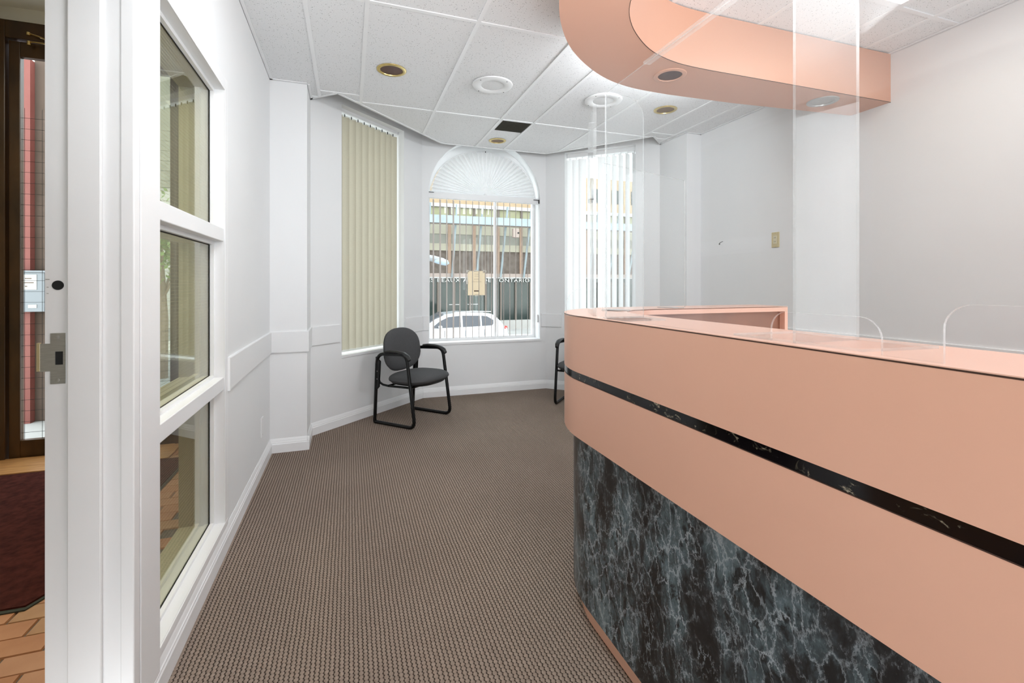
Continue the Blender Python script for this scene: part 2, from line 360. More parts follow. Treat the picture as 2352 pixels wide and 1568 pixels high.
# ------------------------------------------------------------------ the room shell
XL, XR, CZ, TOP, YB = -.553, 3.364, 2.7625, 3.05, -3.0
XV = -.727                                   # vestibule side of the left wall
fl = [(XL, YB), (XR, YB), (XR, 3.834), (3.19, 3.834), (3.19, 4.26), (2.235, 5.17), (.77, 5.17), (-.30, 4.18), (-.30, 3.85), (XL, 3.85)]
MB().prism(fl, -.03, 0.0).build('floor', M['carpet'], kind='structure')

wl = MB()
for a in ((YB, .60, 0, TOP), (.60, 1.519, 2.08, TOP), (1.519, 1.699, 0, TOP), (1.699, 2.513, 0, .13), (1.699, 2.513, 2.16, TOP), (2.513, 4.05, 0, TOP)):
    wl.box(XV, XL, *a)
wl.build('wall_left', M['wall'], kind='structure')
MB().box(XL-.001, -.30, 3.85, 4.36, 0, TOP).build('wall_left_column', M['wall'], kind='structure')
MB().box(3.19, XR+.001, 3.834, 4.40, 0, TOP).build('wall_right_column', M['wall'], kind='structure')
MB().box(XR, XR+.18, YB, 4.40, 0, TOP).build('wall_right', M['wall'], kind='structure')
MB().box(XV, XR+.18, YB-.15, YB, 0, TOP).build('wall_back', M['wall'], kind='structure')

def seg(p0, p1):
    d = Vector((p1[0]-p0[0], p1[1]-p0[1])); L = d.length; d.normalize(); n = Vector((-d.y, d.x)); return p0, d, n, L
LB = seg((-.30, 4.18), (.77, 5.18)); RB = seg((2.235, 5.17), (3.19, 4.26))
TH = .26
def wall_seg(name, sg, s0, s1, z0, z1, thk=TH):
    p, d, n, L = sg; m = MB()
    for a, b, c, e in ((-.02, s0, 0, TOP), (s1, L+.05, 0, TOP), (s0, s1, 0, z0), (s0, s1, z1, TOP)): m.obox(p, d, a, b, n, 0, thk, c, e)
    return m.build(name, M['wall'], kind='structure')
LW = (.3275, 1.1525, .61, 2.845); RW = (.24, 1.06, .61, 2.80)
wall_seg('wall_left_bay', LB, *LW); wall_seg('wall_right_bay', RB, *RW)
# front wall with the arched opening
CX0, CX1, SZ, SP = .832, 2.159, .59, 2.265; CR = (CX1-CX0)/2; AZ = .97; AI = .83; CC = (CX0+CX1)/2; Y0, Y1 = 5.17, 5.17+TH
m = MB(); m.box(.70, CX0, Y0, Y1, 0, TOP); m.box(CX1, 2.30, Y0, Y1, 0, TOP); m.box(CX0, CX1, Y0, Y1, 0, SZ)
NA = 40
for i in range(NA):
    a0, a1 = PI*i/NA, PI*(i+1)/NA
    x0, z0, x1, z1 = CC+CR*math.cos(a0), SP+CR*AZ*math.sin(a0), CC+CR*math.cos(a1), SP+CR*AZ*math.sin(a1)
    m.hexa([(x1, Y0, z1), (x0, Y0, z0), (x0, Y1, z0), (x1, Y1, z1), (x1, Y0, TOP), (x0, Y0, TOP), (x0, Y1, TOP), (x1, Y1, TOP)])
m.build('wall_front', M['wall'], kind='structure', fixn=False)
MB().box(XV-.0, 3.7, YB-.15, 5.6, TOP, TOP+.12).build('roof_slab', M['wall'], kind='structure')

# ---- baseboards and chair rails
def run(p0, p1, inner_n, prof):       # profile [(out, z)...] swept along p0->p1 ; inner_n points to the room
    m = MB(); n = len(prof); vs = [(p[0]+inner_n[0]*o, p[1]+inner_n[1]*o, z) for p in (p0, p1) for o, z in prof]
    m.add(vs, [(i, (i+1) % n, (i+1) % n+n, i+n) for i in range(n)]+[tuple(range(n))[::-1], tuple(range(n, 2*n))]); return m
BP = [(0, 0), (.016, 0), (.016, .062), (.013, .068), (.013, .074), (.010, .078), (.006, .092), (.002, .102), (0, .102)]
RP = [(0, .737), (.012, .740), (.013, .745), (.013, .893), (.011, .896), (0, .897)]
li = (LB[1].y, -LB[1].x); ri = (RB[1].y, -RB[1].x)
def pt(sg, s): return (sg[0][0]+sg[1].x*s, sg[0][1]+sg[1].y*s)
for nm, a, b, n in (('left', (XL, 1.60), (XL, 3.85), (1, 0)), ('left_column', (XL, 3.85), (-.2835, 3.85), (0, -1)), ('left_return', (-.30, 3.8355), (-.30, 4.18), (1, 0)),
                    ('left_bay', pt(LB, 0), pt(LB, LB[3]), li), ('front', (.77, 5.17), (2.235, 5.17), (0, -1)), ('right_bay', pt(RB, 0), pt(RB, RB[3]), ri),
                    ('right_return', (3.19, 3.8195), (3.19, 4.26), (-1, 0)), ('right_column', (3.1735, 3.834), (XR, 3.834), (0, -1)), ('right', (XR, YB), (XR, 3.834), (-1, 0))):
    run(a, b, n, BP).build('baseboard_'+nm, M['trim'], kind='structure')
k = 1
for a, b, n in (((XL, 2.572), (XL, 3.85), (1, 0)), ((XL, 3.85), (-.2865, 3.85), (0, -1)), ((-.30, 3.8385), (-.30, 4.18), (1, 0)), (pt(LB, 0), pt(LB, .300), li), (pt(LB, 1.165), pt(LB, LB[3]), li),
                ((.77, 5.17), (CX0-.004, 5.17), (0, -1)), ((CX1+.018, 5.17), (2.235, 5.17), (0, -1)), (pt(RB, 0), pt(RB, .20), ri), (pt(RB, 1.1), pt(RB, RB[3]), ri), ((3.19, 3.8225), (3.19, 4.26), (-1, 0)), ((3.1765, 3.834), (XR, 3.834), (0, -1)), ((XR, YB), (XR, 3.834), (-1, 0))):
    run(a, b, n, RP).build('trim_%d' % k, M['wall'], kind='structure'); k += 1

# ------------------------------------------------------------------ ceiling: tiles and tee grid
PC = [[(XL, YB), (XR, YB), (XR, 3.85), (XL, 3.85)],
      [(-.30, 3.85), (-.087, 3.85), (-.087, 3.968), (-.30, 4.16)],
      [(-.087, 3.85), (2.95, 3.85), (2.95, 4.05), (2.164, 5.008), (.94, 5.005), (-.087, 3.968)],
      [(2.95, 3.85), (3.19, 3.85), (3.19, 4.255), (2.95, 4.05)]]
ceil = MB()
for q in PC[:1]+[PC[2]]: ceil.prism(q, 2.925, 2.93)
ceil = ceil.build('ceiling', M['wall'], kind='structure')
XS = [XL, -.223, .093, .708, 1.322, 1.645, 2.262, 2.843, 3.13, XR]
holes = [(.285, 3.405, .089), (2.60, 3.395, .085), (1.483, 4.715, .078)]
def rows(i):
    if XS[i] < 1.3: r = [YB, -1.81, -.335, 1.14, 2.615]
    else: r = [YB, -1.93, -.71, .50, 1.715, 2.615]
    return r+([3.95] if i in (1, 7, 8) else [])+[4.09, 5.3]
VENT = (1.350, 1.632, 4.118, 4.40)
LIGHT = (2.262, 2.843, .50, 1.715)
for i in range(len(XS)-1):
    R = rows(i)
    for j in range(len(R)-1):
        cell = [(XS[i], R[j]), (XS[i+1], R[j]), (XS[i+1], R[j+1]), (XS[i], R[j+1])]; m = MB()
        if abs(XS[i]-LIGHT[0]) < .01 and abs(R[j]-LIGHT[2]) < .01: continue
        if abs(XS[i]-1.322) < .01 and abs(R[j]-4.09) < .01:      # strip with vent: split round it
            subs = [[(1.322, 4.09), (1.645, 4.09), (1.645, VENT[2]), (1.322, VENT[2])], [(1.322, VENT[2]), (VENT[0], VENT[2]), (VENT[0], VENT[3]), (1.322, VENT[3])],
                    [(VENT[1], VENT[2]), (1.645, VENT[2]), (1.645, VENT[3]), (VENT[1], VENT[3])], [(1.322, VENT[3]), (1.645, VENT[3]), (1.645, 5.3), (1.322, 5.3)]]
        else: subs = [cell]
        for sc in subs:
            for reg in PC:
                q = clip(sc, reg)
                if not q: continue
                hs = [circ(h[0], h[1], h[2]) for h in holes if min(p[0] for p in q) < h[0] < max(p[0] for p in q) and min(p[1] for p in q) < h[1] < max(p[1] for p in q)]
                m.prism(q, CZ+.006, CZ+.020, hs)
        if m.v: m.build('ceiling_tile', M['tile'], ceil)
def tee(poly):
    m = MB()
    for reg in PC:
        q = clip(poly, reg)
        if q: m.prism(q, CZ, CZ+.0055)
    if m.v: m.build('tee_bar', M['tee'], ceil)
for i, x in enumerate(XS[1:-1]): tee([(x-.012, YB), (x+.012, YB), (x+.012, 5.3), (x-.012, 5.3)])
for i in range(len(XS)-1):
    for y in rows(i)[1:-1]: tee([(XS[i]+.012, y-.012), (XS[i+1]-.012, y-.012), (XS[i+1]-.012, y+.012), (XS[i]+.012, y+.012)])
edge = [(XL, YB), (XL, 3.85), (-.30, 3.85), (-.30, 4.16), (-.087, 3.968), (.94, 5.005), (2.164, 5.008), (2.95, 4.05), (3.19, 4.255), (3.19, 3.834), (XR, 3.834), (XR, YB)]
for i in range(len(edge)-1):
    p, d, n, L = seg(edge[i], edge[i+1])
    MB().obox(p, d, 0, L, n, -.020, 0.0, CZ-.001, CZ+.0048).obox(p, d, 0, L, n, -.002, .002, CZ-.001, CZ+.03).build('edge_angle', M['tee'], ceil)

# ------------------------------------------------------------------ peach soffit over the desk
def spline(P, n=10):
    out = []
    for i in range(len(P)-1):
        p0, p1, p2, p3 = P[max(i-1, 0)], P[i], P[i+1], P[min(i+2, len(P)-1)]
        for j in range(n):
            t = j/n; out.append(tuple(.5*((2*p1[k])+(-p0[k]+p2[k])*t+(2*p0[k]-5*p1[k]+4*p2[k]-p3[k])*t*t+(-p0[k]+3*p1[k]-3*p2[k]+p3[k])*t**3) for k in (0, 1)))
    return out+[P[-1]]
so = [(.735, YB+.02), (.735, 1.15)]+spline([(.735, 1.2), (.743, 1.42), (.775, 1.62), (.840, 1.80), (.93, 1.966), (1.06, 2.133), (1.235, 2.280), (1.43, 2.390), (1.64, 2.445), (1.9, 2.455)], 5)+[(2.4, 2.43), (XR, 2.335)]
si = [(1.06, YB+.02), (1.06, 1.3)]+spline([(1.062, 1.4), (1.08, 1.56), (1.125, 1.70), (1.199, 1.815), (1.315, 1.925), (1.477, 2.028), (1.68, 2.088), (1.9, 2.100)], 5)+[(2.4, 2.092), (XR, 2.077)]
SZB = 2.445
sof = thing('curved_soffit', (.9, 1.2, SZB), 'peach curved soffit hanging from ceiling above the reception desk', 'soffit')
sh = [(1.735, 2.225, .078), (2.925, 2.212, .078)]
MB().prism(so+si[::-1], SZB, CZ-.001, [circ(*h) for h in sh], smooth=True).build('soffit_body', M['peach'], sof)
# thin black joint line along the lower inside edge
m = MB()
for a, b in zip(si[:-1], si[1:]):
    p, d, n, L = seg(a, b); m.obox(p, d, 0, L, n, -.0012, .001, SZB-.0008, SZB+.0016)
m.build('joint_line', M['brown_edge'], sof)

def downlight(x, y, z, r, ring, inner, label):
    t = thing('recessed_downlight', (x, y, z), label, 'downlight', None)
    MB().lathe((x, y, z), [(r-.012, .001), (r-.010, -.005), (r+.003, -.006), (r+.012, -.003), (r+.014, .0005)], 40).build('trim_ring', ring, t)
    MB().lathe((x, y, z), [(r-.011, 0), (r-.013, .03), (r-.016, .06), (r-.022, .09), (r-.03, .115)], 40).build('reflector', inner, t, fixn=False)
    MB().lathe((x, y, z), [(0.0001, .08), (r*.45, .082), (r*.6, .098), (r*.6, .118)], 32).build('lamp', M['lampglass'], t)
downlight(.285, 3.405, CZ+.003, .089, M['gold'], M['baffle'], 'gold-rimmed recessed downlight nearest the left wall, dark copper inside')
downlight(2.60, 3.395, CZ+.003, .085, M['gold'], M['amber'], 'gold-rimmed recessed ceiling downlight on the right, seen behind the acrylic')
downlight(1.483, 4.715, CZ+.003, .078, M['gold'], M['amber'], 'small amber recessed downlight in ceiling just before the arched window')
downlight(1.735, 2.225, SZB-.001, .078, M['peach'], M['baffle'], 'recessed downlight in the peach soffit near its bend')
downlight(2.925, 2.212, SZB-.001, .078, M['metal'], M['metal'], 'recessed downlight in the peach soffit near the right wall')

def speaker(x, y, label):
    t = thing('ceiling_speaker', (x, y, CZ), label, 'speaker')
    MB().lathe((x, y, CZ), [(.085, -.004), (.09, -.008), (.14, -.010), (.152, -.005), (.154, .003)], 48).build('trim_ring', M['white'], t)
    MB().lathe((x, y, CZ), [(.0001, -.006), (.05, -.0058), (.087, -.004), (.087, 0)], 40).build('grille', M['grille'], t)
    for a in (.6, 2.17, 3.74, 5.31):
        MB().lathe((x+.138*math.cos(a), y+.138*math.sin(a), CZ-.010), [(.0001, -.002), (.003, -.002), (.004, 0.0)], 10).build('screw', M['hole'], t)
speaker(1.03, 3.40, 'white round ceiling speaker between the left downlight and the vent')
speaker(1.98, 3.385, 'white round ceiling speaker seen above the tall acrylic fin')
v = thing('ceiling_vent', ((VENT[0]+VENT[1])/2, 4.26, CZ), 'dark square ceiling vent grille in front of arched window', 'vent')
MB().box(VENT[0], VENT[1], VENT[2], VENT[3], CZ+.010, CZ+.014).build('backing', M['vent'], v)
for i in range(14):
    yy = VENT[2]+.01+i*.0195
    MB().hexa([(VENT[0], yy, CZ+.001), (VENT[1], yy, CZ+.001), (VENT[1], yy+.012, CZ+.009), (VENT[0], yy+.012, CZ+.009), (VENT[0], yy, CZ+.0022), (VENT[1], yy, CZ+.0022), (VENT[1], yy+.012, CZ+.0102), (VENT[0], yy+.012, CZ+.0102)]).build('slat', M['vent'], v)
t = thing('ceiling_light', (2.55, 1.1, CZ), 'lit fluorescent ceiling panel at the top edge behind the soffit', 'ceiling light')
x0, x1, y0, y1 = LIGHT
MB().box(x0+.024, x1-.024, y0+.024, y1-.024, CZ+.008, CZ+.012).build('diffuser', M['diffuser'], t)
MB().box(x0+.012, x0+.026, y0+.012, y1-.012, CZ-.001, CZ+.012).box(x1-.026, x1-.012, y0+.012, y1-.012, CZ-.001, CZ+.012).box(x0+.026, x1-.026, y0+.012, y0+.026, CZ-.001, CZ+.012).box(x0+.026, x1-.026, y1-.026, y1-.012, CZ-.001, CZ+.012).build('frame', M['tee'], t)

# ------------------------------------------------------------------ reception desk
def path(o, n=20, end=2.12, yb=-2.2, far=2.0, r=.5):
    c = (1.275, 1.5); rr = r-o; out = [(.775+o, yb+k*(1.5-yb)/6) for k in range(6)]
    for i in range(n+1):
        a = PI-(PI/2)*i/n; out.append((c[0]+rr*math.cos(a), c[1]+rr*math.sin(a)))
    out.append((1.7, far-o)); out.append((end, far-o)); return out
inner = [(1.025, -2.2), (1.025, 1.40)]
for i in range(1, 13):
    a = PI-(PI/2)*i/12; inner.append((1.30+.275*math.cos(a), 1.46+.33*math.sin(a)))
inner += [(1.7, 1.79), (2.12, 1.79)]
desk = thing('reception_desk', (1.0, 1.0, 0), 'peach laminate L-shaped reception desk with dark marble lower front', 'desk')
HT = 1.137
def band(o0, o1, z0, z1, end=2.12): return MB().prism(path(o0, end=end)+path(o1, end=end)[::-1], z0, z1, smooth=True)
MB().prism(path(-.001)+inner[::-1], HT-.0018, HT, smooth=True).build('countertop', M['peach_top'], desk)
MB().prism(path(.0)+inner[::-1], HT-.026, HT-.0018-.0028, smooth=True).build('countertop_core', M['peach_top'], desk)
band(-.0006, .02, HT-.0046, HT-.0018).build('edge_line', M['brown_edge'], desk, label='dark brown joint line under the countertop')
band(-.0003, .03, .9325, HT-.0046).build('upper_fascia', M['peach'], desk)
band(.001, .03, .9060, .9325).build('accent_strip', M['strip'], desk, label='glossy black marble accent strip')
band(-.0005, .03, .9045, .9060).build('strip_edge', M['brown_edge'], desk)
band(0, .05, .698, .9045).build('lower_fascia', M['peach'], desk)
band(.037, .06, .078, .698).build('marble_panel', M['marble'], desk, label='dark blue-grey marble laminate panel')
band(.066, .085, 0, .078).build('kick_plate', M['peach'], desk)
# inner face, end panel, working surface
ip = [(a+.02 if a < 1.03 else a, b) for a, b in inner]
def off_in(d):
    out = [(1.025-d, -2.2), (1.025-d, 1.40)]
    for i in range(1, 13):
        a = PI-(PI/2)*i/12; out.append((1.30+(.275+d)*math.cos(a), 1.46+(.33+d)*math.sin(a)))
    return out+[(1.7, 1.79+d), (2.10, 1.79+d)]
MB().prism(off_in(.03)+off_in(.045)[::-1], .02, HT-.026, smooth=True).build('inner_panel', M['inner'], desk, label='brown-peach inside panel below the countertop')
MB().box(2.10, 2.12, 1.79, 1.998, 0, HT-.026).build('end_panel', M['peach_top'], desk)
MB().prism([(1.02, -2.2), (1.62, -2.2), (1.62, 1.15), (2.08, 1.30), (2.08, 1.80), (1.3, 1.80), (1.12, 1.68), (1.02, 1.45)], .72, .745).build('work_surface', M['peach'], desk)

# ------------------------------------------------------------------ acrylic sneeze guard
AC = [M['acrylic'], M['acrylic_edge']]
def slab_yz(x, thk, outline, holes=()):     # outline in (y,z), thin in x
    m = MB().prism(outline, 0, thk, holes, 0, 1); m.v = [(x+c, a, b) for a, b, c in m.v]; return m
def rr(y0, y1, z0, z1, r, corners=(0, 0, 1, 1), n=8):    # rounded rect outline, corners: bl, br, tr, tl
    out = []
    for (cy, cz, a0, c) in ((y0, z0, PI, corners[0]), (y1, z0, 1.5*PI, corners[1]), (y1, z1, 0, corners[2]), (y0, z1, .5*PI, corners[3])):
        if not c: out.append((cy, cz)); continue
        sy = 1 if cy == y0 else -1; sz = 1 if cz == z0 else -1
        for i in range(n+1):
            a = a0+.5*PI*i/n; out.append((cy+sy*r+r*math.cos(a), cz+sz*r+r*math.sin(a)))
    return out
G = thing('acrylic_sneeze_guard', (.80, .6, HT), 'tall clear acrylic sneeze guard running along near arm of the desk', 'sneeze guard')
ZT = 1.88
def slot(y0, y1, zt, r=.035, n=8):           # notch in bottom edge, listed for increasing y
    o = [(y0, HT), (y0, zt-r)]
    o += [(y0+r-r*math.cos(.5*PI*i/n), zt-r+r*math.sin(.5*PI*i/n)) for i in range(1, n+1)]
    o += [(y1-r+r*math.sin(.5*PI*i/n), zt-r+r*math.cos(.5*PI*i/n)) for i in range(0, n)]
    return o+[(y1, zt-r), (y1, HT)]
outl = [(-.45, HT)]+slot(-.20, .424, 1.222)+slot(.506, .712, 1.196)+[(1.353, HT), (1.353, ZT), (-.45, ZT)]
slab_yz(.797, .005, outl).build('front_panel', AC, G)
def fin(y, x0, x1, z1, r, thk=.006):
    m = MB().prism(rr(x0, x1, HT, z1, r, (0, 0, 1, 0)), 0, thk, (), 0, 1); m.v = [(a, y+c, b) for a, b, c in m.v]; return m
fin(1.348, .802, .945, ZT, .07).build('side_fin', AC, G)
fin(.660, .802, .975, ZT, .07).build('side_fin', AC, G)
MB().prism([(.787, 1.353), (.79, 1.22), (.925, 1.207), (.925, 1.34)], HT, HT+.005, (), 0, 1).build('foot_plate', [M['acrylic_thin'], M['acrylic_edge']], G)
MB().prism([(.80, .81), (.805, .54), (.975, .525), (.975, .80)], HT, HT+.005, (), 0, 1).build('foot_plate', [M['acrylic_thin'], M['acrylic_edge']], G)
# top strip that folds over the front panel
MB().box(.790, .812, .0, 1.13, ZT-.004, ZT+.002).build('top_strip', [M['acrylic_thick']], G)
G2 = thing('acrylic_sneeze_guard', (1.2, 1.75, HT), 'lower clear acrylic screen on far arm of the desk', 'sneeze guard')
p, d, n, L = seg((.995, 1.70), (1.54, 1.86))
m = MB().prism(rr(0, L, HT, 1.752, .01, (0, 0, 1, 1)), 0, .006, (), 0, 1); m.v = [(p[0]+d.x*a+n.x*c, p[1]+d.y*a+n.y*c, b) for a, b, c in m.v]; m.build('screen_panel', AC, G2)
m = MB()
m.obox(p, d, .04, .12, n, -.04, .05, HT, HT+.005, 1); m.build('foot_plate', [M['acrylic_thin'], M['acrylic_edge']], G2)
m = MB(); m.obox(p, d, .42, .50, n, -.04, .05, HT, HT+.005, 1); m.build('foot_plate', [M['acrylic_thin'], M['acrylic_edge']], G2)
G3 = thing('acrylic_sneeze_guard', (.87, 1.55, HT), 'tall narrow acrylic panel turned at the rounded corner of the desk', 'sneeze guard')
p, d, n, L = seg((.822, 1.452), (.915, 1.66))
MB().obox(p, d, 0, L, n, 0, .012, HT, ZT, 0).build('corner_panel', [M['acrylic_thick']], G3)
m = MB().prism(rr(-.10, .0, HT, HT+.10, .06, (0, 0, 0, 1)), 0, .004, (), 0, 1); m.v = [(.822+a*.9, 1.452-a*.55+c, b) for a, b, c in m.v]; m.build('rounded_tab', AC, G3)

# ------------------------------------------------------------------ wall fittings
t = thing('wall_outlet', (XR, 2.952, 1.62), 'gold-rimmed ivory duplex outlet high on the right wall', 'outlet')
MB().prism([(2.915, 1.556), (2.990, 1.556), (2.990, 1.683), (2.915, 1.683)], 0, .008).build('x', M['goldplate'], t)
o = bpy.data.objects['x']; o.name = 'cover_plate'
def flat_x(name, y0, y1, z0, z1, x0, x1, mt, par, bevel=0): return MB().box(min(x0, x1), max(x0, x1), y0, y1, z0, z1).build(name, mt, par, bevel=bevel)
bpy.data.objects.remove(o)
flat_x('cover_plate', 2.915, 2.990, 1.556, 1.683, XR-.007, XR, M['goldplate'], t, .003)
o = flat_x('receptacle', 2.936, 2.969, 1.586, 1.653, XR-.010, XR-.0065, M['ivory'], t, .001)
for zc in (1.604, 1.636):
    for yy in (2.945, 2.957): MB().box(XR-.0104, XR-.0098, yy, yy+.003, zc-.004, zc+.006).build('socket_slot', M['hole'], o)
for zc in (1.564, 1.675): MB().lathe((XR-.007, 2.9525, zc), [(.0001, -.002), (.003, -.0015), (.0035, 0)], 10, axis='x').build('screw', M['gold'], t)
MB().tube([(XR-.002, 3.575, 1.633), (XR-.02, 3.565, 1.632), (XR-.022, 3.55, 1.645), (XR-.012, 3.525, 1.655)], .0025, 8).tube([(XR, 3.577, 1.634), (XR-.006, 3.577, 1.634)], .006, 8).build('wall_hook', M['blackmetal'], label='tiny dark bent hook sticking out of the right wall', cat='hook')
t = thing('wall_plate', (XL, 3.50, .295), 'white blank cover plate low on the left wall', 'wall plate')
flat_x('cover_plate', 3.462, 3.538, .232, .358, XL, XL+.007, M['white'], t, .002)
for zc in (.245, .345): MB().lathe((XL+.007, 3.50, zc), [(.0035, -.0005), (.003, .0015), (.0001, .002)], 10, axis='x').build('screw', M['metal'], t)
MB().box(XL, XL+.0138, 2.564, 2.572, .737, .897).build('trim_20', M['trim'], kind='structure')

# ------------------------------------------------------------------ inner door frame with strike plate
D = thing('door_1', (XL, 1.519, 0), kind='structure')  # jamb, stop, casing, strike
YJ = 1.519
MB().box(XV-.0055, XL-.002, YJ-.002, YJ+.02, 0, 2.08).build('jamb', M['trim'], D)
MB().box(-.683, -.612, YJ-.014, YJ-.002, 0, 2.066).build('door_stop', M['trim'], D, bevel=.003)
MB().box(-.574, XL+.010, YJ-.006, YJ+.030, 0, 2.10).build('casing_bead', M['trim'], D, bevel=.003)
MB().box(XL-.002, XL+.012, YJ+.033, 1.690, 0, 2.16).build('casing', M['trim'], D, bevel=.002)
MB().box(XV-.0055, XL+.012, .58, YJ+.09, 2.08, 2.10).build('head_jamb', M['trim'], D)
MB().box(XV-.0055, XL+.012, .52, .60, 0, 2.10).build('jamb', M['trim'], D)
sp = MB().prism([(-.742, 1.027), (-.721, 1.027), (-.721, .994), (-.690, .994), (-.690, 1.124), (-.721, 1.124), (-.721, 1.098), (-.742, 1.098)], 0, .002, [[(-.711, 1.043), (-.695, 1.043), (-.695, 1.077), (-.711, 1.077)]])
sp.v = [(a, YJ-.002-c, b) for a, b, c in sp.v]; sp = sp.build('strike_plate', M['metal'], D, label='brushed metal strike plate with dark latch hole')
MB().box(-.711, -.695, YJ-.0026, YJ-.0021, 1.043, 1.077).build('latch_hole', M['hole'], sp)
MB().box(-.7475, -.742, YJ-.006, YJ+.002, 1.028, 1.100).build('worn_lip', M['goldplate'], sp)
for zc in (1.004, 1.114): MB().lathe((-.706, YJ-.004, zc), [(.0001, -.0015), (.004, -.001), (.005, .001)], 12, axis='y').build('screw', M['metal'], sp)
MB().lathe((-.706, YJ-.003, 1.247), [(.0001, -.0008), (.0120, -.0006), (.0122, .001)], 28, axis='y').build('bolt_hole', M['hole'], D, label='round dark deadbolt hole')
for x_, z_, w_ in ((-.727, 1.262, .008), (-.727, 1.242, .004), (-.727, 1.226, .004)):
    MB().box(x_-w_/2, x_+w_/2, YJ-.0024, YJ-.002, z_-.001, z_+.001).build('scuff_mark', M['metal'], D)

# ------------------------------------------------------------------ interior window between office and vestibule
Wn = thing('window_1', (XL, 2.1, .13), kind='structure')
YN0, YN1 = 1.699, 2.513
m = MB()
for a, b in ((.755, .814), (1.449, 1.510)): m.box(-.655, XL-.001, YN0, YN1, a, b)
m.build('glazing_bar', M['trim'], Wn, bevel=.003)
m = MB(); e = .055
m.box(XL, XL+.004, YN1+.0, YN1+e, .085, 2.16+.06).box(XL, XL+.004, YN0-.005, YN1, 2.16, 2.22).box(XL, XL+.005, YN0-.005, YN1+e, .100, .130)
m.build('casing', M['trim'], Wn, bevel=.0015)
XG = -.612
for k_, (a, b) in enumerate(((.13, .755), (.814, 1.449), (1.510, 2.16))):
    m = MB(); w = .016                      # white glazing beads, room side
    m.box(XG+.004, XG+.020, YN1-w, YN1, a, b).box(XG+.004, XG+.020, YN0, YN0+w, a, b).box(XG+.004, XG+.020, YN0+w, YN1-w, b-w, b).box(XG+.004, XG+.020, YN0+w, YN1-w, a, a+w*.8)
    m.build('glazing_bead', M['trim'], Wn)
    m = MB(); m.box(XG+.002, XG+.0045, YN1-.021, YN1-w+.002, a, b).box(XG+.002, XG+.0045, YN0, YN1, b-w-.003, b-w+.002).box(XG+.002, XG+.0045, YN0, YN1, a+.010, a+.0145)
    m.build('gasket', M['hole'], Wn)
    pn = MB().box(XG, XG+.002, YN0, YN1, a, b).build('pane', M['vglass'], Wn)
    if k_ > 0:
        m = MB(); z = a+.02
        while z < b-.02: m.box(XG-.0006, XG-.0001, YN0, YN1, z, z+.0007); z += .0135
        m.build('wire_lines', M['brass'], pn, kind='stuff')
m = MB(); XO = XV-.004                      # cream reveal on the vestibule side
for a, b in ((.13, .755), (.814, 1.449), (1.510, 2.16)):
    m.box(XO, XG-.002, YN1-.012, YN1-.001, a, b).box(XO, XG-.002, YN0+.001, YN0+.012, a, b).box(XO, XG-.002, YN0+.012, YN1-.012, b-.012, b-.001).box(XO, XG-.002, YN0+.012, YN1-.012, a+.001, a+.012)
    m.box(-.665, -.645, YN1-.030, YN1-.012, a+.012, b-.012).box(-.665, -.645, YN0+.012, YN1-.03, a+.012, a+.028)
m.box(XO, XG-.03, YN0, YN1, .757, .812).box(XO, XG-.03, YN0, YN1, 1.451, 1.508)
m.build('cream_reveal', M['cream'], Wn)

# ------------------------------------------------------------------ bay windows
def win_local(sg):      # helpers in a bay segment frame
    p, d, n, L = sg; return lambda m, a, b, t0, t1, z0, z1: m.obox(p, d, a, b, n, t0, t1, z0, z1)
for nm, sg, (s0, s1, z0, z1) in (('window_2', LB, LW), ('window_4', RB, RW)):
    q = pt(sg, (s0+s1)/2); Wd = thing(nm, (q[0], q[1], z0), kind='structure'); B = win_local(sg); m = MB()
    B(m, s0, s0+.03, .18, .23, z0, z1); B(m, s1-.03, s1, .18, .23, z0, z1); B(m, s0+.03, s1-.03, .18, .23, z0, z0+.035); B(m, s0+.03, s1-.03, .18, .23, z1-.035, z1)
    m.build('window_frame', M['trim'], Wd)
    m = MB(); B(m, s0+.03, s1-.03, .203, .207, z0+.035, z1-.035); m.build('pane', M['glass'], Wd)
    m = MB(); B(m, s0-.004, s1+.004, -.006, .18, z0-.015, z0+.006); m.build('window_sill', M['trim'], Wd)
Wc = thing('window_3', (CC, 5.17, SZ), kind='structure')
YF0, YF1 = 5.33, 5.38
m = MB(); m.box(CX0, CX0+.035, YF0, YF1, SZ, SP).box(CX1-.035, CX1, YF0, YF1, SZ, SP).box(CX0+.035, CX1-.035, YF0, YF1, SZ, SZ+.04).box(CX0+.035, CX1-.035, YF0, YF1, SP-.01, SP+.05)
for i in range(NA):
    a0, a1 = PI*i/NA, PI*(i+1)/NA; R1, R0 = CR, CR-.035; f = lambda r, a, y: (CC+r*math.cos(a), y, SP+r*(AZ if r > CR-.01 else AI)*math.sin(a))
    m.hexa([f(R0, a0, YF0), f(R1, a0, YF0), f(R1, a0, YF1), f(R0, a0, YF1), f(R0, a1, YF0), f(R1, a1, YF0), f(R1, a1, YF1), f(R0, a1, YF1)])
m.build('window_frame', M['trim'], Wc)
MB().box(1.640, 1.664, 5.325, 5.375, SZ+.04, SP-.01).build('mullion', M['trim'], Wc)
MB().box(CX0+.035, CX1-.035, 5.353, 5.357, SZ+.04, SP-.01).build('pane', M['glass'], Wc)
arc = [(CC+(CR-.035)*math.cos(PI*i/30), SP+(CR-.035)*AI*math.sin(PI*i/30)) for i in range(31)]
m = MB().prism(arc, 0, .004); m.v = [(a, 5.353+c, b) for a, b, c in m.v]; m.build('pane', M['glass'], Wc)
MB().box(CX0-.003, CX1+.012, 5.160, YF0, SZ-.018, SZ+.006).build('window_sill', M['trim'], Wc)
MB().box(2.142, 2.157, 5.215, 5.245, .79, .88).build('cord_bracket', M['white'], Wc)

